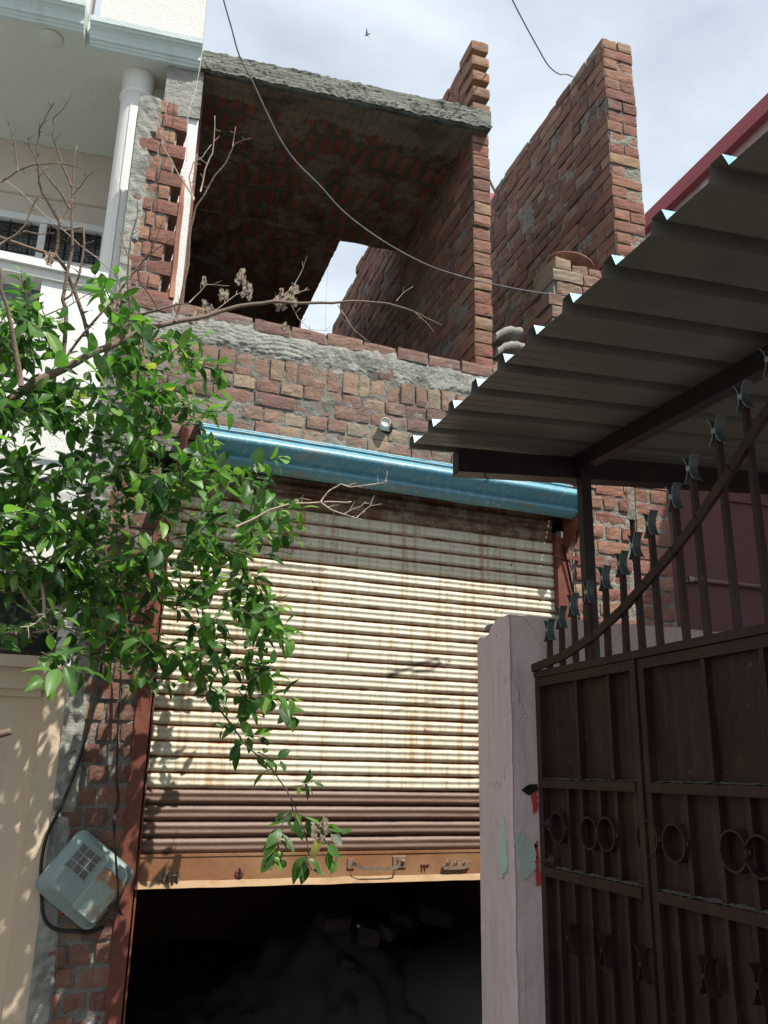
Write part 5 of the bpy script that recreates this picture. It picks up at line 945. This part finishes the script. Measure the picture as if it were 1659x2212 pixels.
BP = [ # bare branches: list of px, y0,y1, r0,r1
 ([z1(*q) for q in ((555, 2050), (570, 1900), (575, 1650), (545, 1540), (575, 1420), (600, 1270), (630, 1080), (640, 900), (630, 730), (635, 600), (640, 480), (650, 330), (680, 180))], 3.6, 3.5, 0.011, 0.003),
 ([z1(*q) for q in ((600, 1300), (540, 1220), (480, 1140), (370, 1110), (270, 1080), (120, 1030), (0, 990), (-80, 960))], 3.6, 3.5, 0.008, 0.007),
 ([z1(*q) for q in ((480, 1140), (505, 1040), (530, 860), (440, 720), (370, 600), (345, 480), (340, 380), (320, 200), (340, 60))] + [za(*q) for q in ((225, 760), (250, 720), (290, 640), (320, 600))], 3.6, 3.4, 0.007, 0.0025),
 ([z1(*q) for q in ((530, 860), (600, 730), (640, 640))], 3.5, 3.5, 0.004, 0.003),
 ([z1(*q) for q in ((620, 730), (540, 600), (440, 480), (340, 340), (270, 200), (240, 90))] , 3.5, 3.4, 0.005, 0.002),
 ([z1(*q) for q in ((630, 540), (560, 380), (500, 200), (465, 100), (480, 20))] + [za(*q) for q in ((310, 700), (370, 640), (400, 590), (427, 537))], 3.5, 3.4, 0.005, 0.002),
 ([z1(*q) for q in ((640, 610), (720, 540), (770, 460), (825, 405))], 3.5, 3.4, 0.003, 0.0015),
 ([z1(*q) for q in ((640, 1070), (720, 1050), (830, 1015))], 3.55, 3.5, 0.003, 0.0015),
 ([z1(*q) for q in ((640, 910), (735, 900), (735, 1050), (725, 1180), (700, 1300), (670, 1400), (620, 1500), (560, 1540))], 3.5, 3.55, 0.005, 0.005),
 ([z1(*q) for q in ((600, 1340), (650, 1450), (690, 1560), (740, 1700), (780, 1850), (820, 1980))], 3.6, 3.62, 0.009, 0.009),
 ([z1(*q) for q in ((1140, 1850), (1145, 1600), (1130, 1400), (1130, 1150), (1170, 960), (1210, 800), (1215, 620))], 3.62, 3.5, 0.007, 0.002),
 ([z1(*q) for q in ((1130, 1150), (1080, 1060), (1050, 910))], 3.5, 3.5, 0.003, 0.0015),
 ([z1(*q) for q in ((1130, 1360), (1240, 1200), (1350, 1080), (1400, 930), (1450, 790))], 3.6, 3.5, 0.005, 0.0015),
 ([z1(*q) for q in ((1240, 1200), (1400, 1080), (1550, 980))], 3.6, 3.5, 0.0035, 0.0015),
 ([z1(*q) for q in ((590, 2030), (740, 1840), (900, 1640), (1080, 1430), (1240, 1200))], 3.6, 3.6, 0.006, 0.005),
 ([z1(*q) for q in ((1010, 1890), (1080, 1790), (1200, 1680), (1380, 1630), (1550, 1575), (1659, 1570))], 3.62, 3.6, 0.009, 0.003),
 ([z1(*q) for q in ((1400, 1630), (1330, 1500), (1230, 1360), (1210, 1260))], 3.6, 3.5, 0.004, 0.003),
 ([z1(*q) for q in ((1545, 1720), (1600, 1500), (1655, 1250))] + [za(*q) for q in ((1120, 1330), (1150, 1220), (1200, 1140), (1260, 1030), (1330, 950), (1380, 850), (1420, 830), (1475, 815))], 3.66, 3.45, 0.008, 0.002),
 ([za(*q) for q in ((1140, 1180), (1110, 1040), (1130, 960), (1190, 930), (1240, 850))], 3.5, 3.45, 0.004, 0.0015),
 ([za(*q) for q in ((1180, 1130), (1200, 1000), (1250, 900), (1255, 790), (1262, 680))], 3.5, 3.45, 0.004, 0.0015),
 ([za(*q) for q in ((1145, 1170), (1050, 1030), (960, 860), (925, 700))], 3.5, 3.45, 0.004, 0.0015),
 ([za(*q) for q in ((1370, 860), (1385, 745))], 3.45, 3.42, 0.002, 0.001),
 ([z1(*q) for q in ((190, 2300), (150, 2000), (110, 1830), (70, 1620), (0, 1430), (8, 1260))], 3.3, 3.2, 0.013, 0.005),
 ([z1(*q) for q in ((0, 500), (150, 400), (300, 345), (500, 330), (640, 350), (720, 375))], 3.5, 3.45, 0.005, 0.002),
 ([z1(*q) for q in ((155, 400), (145, 220), (110, 100), (80, 0), (60, -60))], 3.45, 3.4, 0.004, 0.0015),
 ([z1(*q) for q in ((0, 460), (150, 560), (300, 700), (480, 860), (560, 930), (640, 1000), (830, 1150), (1050, 1340))], 3.9, 4.0, 0.0025, 0.0025),
 ([z1(*q) for q in ((0, 1050), (140, 960), (230, 870), (300, 690), (340, 640))], 3.4, 3.35, 0.006, 0.002),
 ([z1(*q) for q in ((60, 1000), (230, 920), (350, 955), (480, 950))], 3.4, 3.4, 0.004, 0.0015),
 ([z1(*q) for q in ((0, 1960), (200, 1800), (420, 1660), (600, 1590), (720, 1520), (880, 1450))], 3.5, 3.6, 0.004, 0.0015),
 ([z1(*q) for q in ((445, 2040), (420, 1750), (340, 1560), (230, 1450))], 3.5, 3.45, 0.004, 0.0015),
 ([dz(*q) for q in ((1100, 340), (1160, 300), (1250, 230), (1310, 210))], 3.8, 3.75, 0.004, 0.0012),
 ([dz(*q) for q in ((1450, 265), (1540, 210), (1600, 90), (1615, 50))], 3.85, 3.8, 0.003, 0.001),
 ([dz(*q) for q in ((1000, 275), (1090, 180), (1210, 185))], 3.8, 3.75, 0.003, 0.001),
 ([zb_f(*q) for q in ((440, 1600), (600, 1540), (640, 1530))], 3.8, 3.8, 0.003, 0.001),
 ([zb_f(*q) for q in ((540, 1600), (580, 1680), (640, 1740), (760, 1745))], 3.85, 3.85, 0.002, 0.001),
 ([zb_f(*q) for q in ((790, 1612), (840, 1690), (880, 1750), (960, 1810))], 3.88, 3.88, 0.0022, 0.001),
 ([zb_f(*q) for q in ((1100, 1590), (1150, 1540), (1190, 1515))], 3.9, 3.9, 0.0015, 0.001),
 ([zb_f(*q) for q in ((1190, 1640), (1250, 1700), (1300, 1755))], 3.9, 3.9, 0.0015, 0.001),
 ([zf(*q) for q in ((380, 720), (440, 690), (540, 640), (640, 612), (780, 608), (860, 604), (935, 602))], 3.4, 3.35, 0.006, 0.003),
 ([zf(*q) for q in ((785, 606), (830, 550), (888, 512), (930, 528), (1000, 525), (1090, 515), (1108, 500))], 3.35, 3.3, 0.003, 0.002),
 ([zf(*q) for q in ((1095, 512), (1108, 455))], 3.3, 3.3, 0.0015, 0.001),
 ([zf(*q) for q in ((785, 610), (840, 640), (900, 662), (950, 682), (988, 693))], 3.35, 3.3, 0.004, 0.002),
 ([zf(*q) for q in ((895, 660), (940, 635), (985, 620), (1005, 600))], 3.3, 3.3, 0.0022, 0.001),
 ([zf(*q) for q in ((955, 682), (1000, 640), (1030, 618), (1078, 614))], 3.3, 3.3, 0.0022, 0.001),
 ([zf(*q) for q in ((610, 620), (680, 590), (705, 572))], 3.4, 3.35, 0.002, 0.001),
 ([zg(*q) for q in ((-100, 120), (60, 200), (300, 270), (370, 330), (420, 480), (440, 600), (470, 850), (490, 960))], 3.5, 3.45, 0.008, 0.006),
 ([zg(*q) for q in ((-60, 220), (60, 350), (180, 500), (270, 660), (400, 850), (500, 1020), (590, 1160))], 3.6, 3.55, 0.01, 0.004),
 ([zg(*q) for q in ((470, 870), (400, 940), (300, 980), (80, 1005))], 3.45, 3.4, 0.004, 0.002),
 ([zg(*q) for q in ((460, 330), (530, 290), (580, 160), (680, 60), (790, 40))], 3.45, 3.4, 0.004, 0.002),
 ([zg(*q) for q in ((490, 850), (540, 805), (630, 800), (640, 880), (650, 1000), (600, 1040), (540, 1020))], 3.5, 3.5, 0.004, 0.004),
 ([zg(*q) for q in ((0, 250), (200, 330), (400, 360), (560, 380), (700, 440))], 3.5, 3.5, 0.0025, 0.0015),
 ([zg(*q) for q in ((0, 1060), (200, 1050), (400, 1045), (600, 1000), (760, 1000))], 3.5, 3.5, 0.003, 0.003),
]
for px, a, b, r0, r1 in BP:
    m_ = MB(); P2 = limb(m_, px, a, b, r0, r1, 0.007, 6)
    for q_ in range(2, len(P2) - 1, 2):       # side spurs
        if tr.random() < 0.75 and r0 < 0.012:
            d_ = (P2[q_ + 1] - P2[q_]).normalized(); sd_ = Vector((tr.uniform(-1, 1), tr.uniform(-.5, .5), tr.uniform(-.5, 1))).normalized(); e_ = P2[q_] + (d_ * 0.6 + sd_).normalized() * tr.uniform(0.015, 0.06)
            m_.tube([P2[q_], P2[q_].lerp(e_, 0.5) + sd_ * 0.004, e_], [r1 * 0.9 + 0.0005, 0.0014, 0.0007], 4, cap=False)
    bright = px[0][1] > 1150 or a >= 3.75 or 0.0 + px[0][0] > 400
    obj('bare_branch', m_, [M_TWIG if bright else M_BARK], tree)
m_ = MB(); limb(m_, [(-120, 1585), (0, 1586), (24, 1579)], 3.3, 3.3, 0.014, 0.0125, 0.002, 9); obj('sawn_branch', m_, [M_BARK], tree)
# leaves
LM = MB(); TW = MB()
def leaf(p, d, nrm, L_, W_, c, fold=0.25, curl=0.3):
    d = d.normalized(); side = d.cross(nrm)
    if side.length < 1e-3: return
    side.normalize(); up = side.cross(d).normalized(); rows = [(0.0, 0.04), (0.12, 0.52), (0.3, 0.9), (0.5, 1.0), (0.7, 0.8), (0.88, 0.42), (1.0, 0.03)]
    vs = []; w_ = W_ / 2; wv = tr.uniform(-0.15, 0.15)
    for t, k_ in rows:
        c_ = p + d * (L_ * t) - up * (curl * L_ * t * t) + side * (wv * L_ * t * t)
        e = up * (fold * w_ * k_)
        vs += [c_ - side * (w_ * k_) + e, c_ - side * (w_ * k_ * 0.5) + e * 0.4, c_, c_ + side * (w_ * k_ * 0.5) + e * 0.4, c_ + side * (w_ * k_) + e]
    LM.add(vs, [(5 * i_ + j_, 5 * i_ + j_ + 1, 5 * i_ + 6 + j_, 5 * i_ + 5 + j_) for i_ in range(6) for j_ in range(4)], 0, c, True)
def sprig(p, d, n_, ls=1.0, dens=0.021, young=False, cb=0.0):
    L_ = n_ * dens; P_ = [p]; dd = d.normalized(); k_ = 5
    for i_ in range(k_): dd = (dd + Vector((tr.uniform(-.22, .22), tr.uniform(-.22, .22), tr.uniform(-.24, .12)))).normalized(); P_.append(P_[-1] + dd * (L_ / k_))
    TW.tube(P_, [0.0026, 0.0023, 0.002, 0.0017, 0.0014, 0.001], 5, 0, cap=False)
    phi = tr.uniform(0, 6.28)
    for i_ in range(n_):
        t = (i_ + 0.6) / n_ * k_; a = min(int(t), k_ - 1); q = P_[a].lerp(P_[a + 1], t - a); ax = (P_[a + 1] - P_[a]).normalized(); phi += 2.4
        s_ = ax.cross(ZV if abs(ax.z) < 0.95 else XV).normalized(); s2 = ax.cross(s_); rad = s_ * math.cos(phi) + s2 * math.sin(phi)
        ld = (rad * 0.85 + ax * tr.uniform(0.3, 0.9) + Vector((0, 0, tr.uniform(-0.55, 0.1)))).normalized()
        nr = (ZV * 1.0 + Vector((0.15, -0.35, 0)) + rad * tr.uniform(-0.2, 0.3) + Vector((tr.gauss(0, .42), tr.gauss(0, .42), tr.gauss(0, .3)))).normalized()
        l_ = ls * tr.uniform(0.062, 0.105) * (0.75 if i_ > n_ - 3 else 1); c = min(0.9, max(0, tr.gauss(0.45, 0.24) + (0.15 if i_ > n_ - 3 else 0) + cb)); 
        if tr.random() < 0.008: c = 1.0
        pet = q + ld * 0.008; TW.tube([q, pet], 0.0009, 3, cap=False)
        leaf(pet, ld, nr, l_ * tr.uniform(0.75, 1.12), l_ * tr.uniform(0.42, 0.62), c, tr.uniform(-0.1, 0.6), tr.uniform(-0.15, 0.7))
def inside(poly, x, y):
    r_ = False; n_ = len(poly)
    for i_ in range(n_):
        x1_, y1_ = poly[i_]; x2_, y2_ = poly[(i_ + 1) % n_]
        if (y1_ > y) != (y2_ > y) and x < (x2_ - x1_) * (y - y1_) / (y2_ - y1_) + x1_: r_ = not r_
    return r_
CL = [ # polygon, number of sprigs, y range
 ([(-80, 650), (60, 640), (110, 700), (90, 780), (200, 800), (240, 720), (215, 630), (245, 610), (300, 640), (330, 720), (420, 740), (440, 780), (400, 830), (300, 860), (180, 900), (80, 900), (-80, 880)], 105, (3.25, 3.95)),
 ([(-80, 880), (100, 850), (300, 820), (440, 860), (470, 920), (430, 960), (560, 1010), (570, 1040), (430, 1090), (300, 1090), (150, 1060), (-80, 1050)], 135, (3.3, 4.15)),
 ([(-80, 1050), (180, 1060), (400, 1080), (480, 1110), (560, 1090), (610, 1090), (620, 1110), (540, 1180), (500, 1230), (350, 1260), (150, 1250), (-80, 1220)], 100, (3.35, 4.2)),
 ([(150, 1250), (350, 1230), (520, 1220), (590, 1290), (620, 1360), (560, 1400), (470, 1440), (360, 1440), (270, 1420), (200, 1350)], 62, (3.4, 4.2)),
 ([(-80, 1060), (160, 1080), (210, 1260), (-80, 1230)], 40, (3.3, 4.0)),
 ([(-80, 1190), (170, 1230), (240, 1400), (150, 1430), (60, 1330), (-80, 1360)], 20, (3.4, 4.1)),
 ([(-80, 640), (80, 660), (120, 760), (-80, 860)], 25, (3.3, 3.9)),
 ([(190, 1340), (330, 1400), (330, 1500), (300, 1510), (280, 1450), (200, 1420)], 16, (3.5, 4.1)),
 ([(-60, 1200), (60, 1240), (60, 1400), (-60, 1420)], 6, (3.3, 3.7)),
 ([(100, 1380), (180, 1400), (170, 1470), (110, 1480)], 4, (3.4, 3.6)),
 ([(470, 1400), (580, 1420), (600, 1470), (580, 1540), (500, 1510), (440, 1500)], 15, (3.5, 3.9)),
 ([(480, 1290), (600, 1300), (620, 1400), (560, 1410)], 12, (3.4, 3.8)),
]
holes = [(150, 770, 66, 60), (110, 950, 36, 48), (40, 900, 22, 18), (215, 850, 20, 30), (290, 1130, 46, 30), (120, 1190, 46, 24), (260, 1180, 30, 28), (480, 1150, 26, 20), (440, 1290, 24, 18), (430, 930, 18, 16), (360, 1190, 18, 24)]
for poly, cnt, (ya, yb) in CL:
    cnt = int(cnt * 0.98); xs = [p[0] for p in poly]; ys = [p[1] for p in poly]; k_ = 0
    while k_ < cnt:
        u, v = tr.uniform(min(xs), max(xs)), tr.uniform(min(ys), max(ys))
        if not inside(poly, u, v) or any(((u - a) / c_) ** 2 + ((v - b) / d_) ** 2 < 1 for a, b, c_, d_ in holes): continue
        k_ += 1; p = PY(u, v, tr.uniform(ya, yb)); dr = Vector((tr.uniform(-0.4, 1.0), tr.uniform(-0.8, 0.5), tr.uniform(-0.45, 0.6)))
        sprig(p - dr.normalized() * 0.05, dr, tr.randint(4, 9), tr.uniform(0.85, 1.1))
# named sprigs at outline tips
for (u, v, dx, dzv, n_, y_, ls) in ((440, 890, 1, 0.35, 5, 3.5, 1.2), (400, 790, 0.8, 0.4, 9, 3.6, 1.1), (520, 1030, 1, -0.1, 8, 3.5, 1.0), (545, 1010, 0.6, 0.3, 7, 3.5, 1.0), (600, 1100, 1, 0.1, 5, 3.4, 1.1), (590, 1120, 0.9, -0.3, 5, 3.4, 1.1), (570, 1200, 0.8, 0.3, 4, 3.5, 1.0), (260, 650, 0.2, 1, 6, 3.5, 1.1), (235, 640, -0.4, 1, 5, 3.5, 1.0), (60, 660, -0.2, 1, 7, 3.5, 1.0), (110, 800, 0.5, 0.8, 5, 3.2, 1.35), (165, 780, 0.6, 0.6, 4, 3.2, 1.5), (300, 1000, -.6, .4, 6, 3.5, 1.1), (410, 960, 0.8, 0.1, 6, 3.5, 1), (570, 1330, .7, -.5, 8, 3.5, 1.1), (560, 1500, .8, -.1, 7, 3.5, 1.1), (135, 1440, -.8, -.5, 4, 3.3, 1.3), (0, 1110, 0.9, .4, 3, 3.2, 1.3)):
    sprig(PY(u, v, y_), Vector((dx, -0.2, dzv)), n_, ls, cb=0.08)
tail = [(430, 1420), (449, 1498), (493, 1552), (529, 1605), (583, 1655), (619, 1704), (637, 1749), (655, 1800), (668, 1850)]
tp3 = wig([PY(u, v, 3.6) for u, v in tail], 0.008); TW.tube(tp3, [0.005 - 0.0035 * i_ / len(tp3) for i_ in range(len(tp3))], 6, 0)
for (u, v, dx, dzv, n_) in ((500, 1560, -1, -.6, 3), (520, 1590, .2, -1, 3), (530, 1590, .9, .1, 4), (555, 1625, .8, .1, 4), (570, 1640, 1, .1, 4), (590, 1660, -1, -.4, 2), (625, 1700, 1, .05, 5), (650, 1690, .9, .2, 3), (630, 1740, .2, -.9, 5), (625, 1750, -.6, -.6, 6), (610, 1790, -.4, -.8, 6), (600, 1830, -.2, -1, 3), (650, 1760, .8, -.4, 6), (690, 1800, .6, -.6, 6), (700, 1790, .7, -.3, 4), (665, 1840, -.2, -.9, 3), (660, 1850, .5, -.9, 3)):
    sprig(PY(u, v, 3.6), Vector((dx, tr.uniform(-.3, .3), dzv)), n_, 0.95)
obj('crown', LM, [M_LEAF], tree); obj('green_twigs', TW, [M_GTWIG], tree)
for u, v in ((598, 1858), (612, 1866), (604, 1846), (640, 1085)):
    m_ = MB(); c0 = PY(u, v, 3.58); lump(m_, c0, 0.014, 0.014, 0.015, u, 0.05, 8); obj('lime', m_, [M_FRUIT], tree)
DL = MB()
def dry(p, s_):
    k_ = tr.randint(1, 999)
    DL.grid(7, 5, lambda a, b: p + Vector(((a - 0.5) * s_ * (0.35 + 0.6 * math.sin(3.1 * b)) + 0.5 * s_ * nn((a * 2, b * 3, k_)), 0.6 * s_ * nn((a * 4, b * 4, k_ + 5)), (b - 0.5) * s_ * 1.9 + 0.4 * s_ * nn((a * 3, b * 3, k_ + 9)))), 0, 0.5, True)
for u, v, n_, sp_ in ((485, 640, 4, 10), (530, 630, 6, 12), (625, 640, 8, 18), (600, 655, 4, 14), (640, 635, 4, 12), (450, 665, 3, 8), (418, 690, 4, 8), (440, 605, 2, 4), (75, 1440 - 0, 0, 0), (110, 560, 3, 6), (300, 740, 2, 5), (250, 660, 3, 5), (690, 1790, 6, 12), (520, 600, 5, 9), (100, 1275, 5, 8), (610, 710, 2, 6)):
    for q in range(n_): dry(PY(u + tr.uniform(-sp_, sp_), v + tr.uniform(-sp_, sp_), 3.8 if u > 400 and v < 800 else 3.5), tr.uniform(0.018, 0.038))
obj('dry_leaves', DL, [M_DRY], tree)
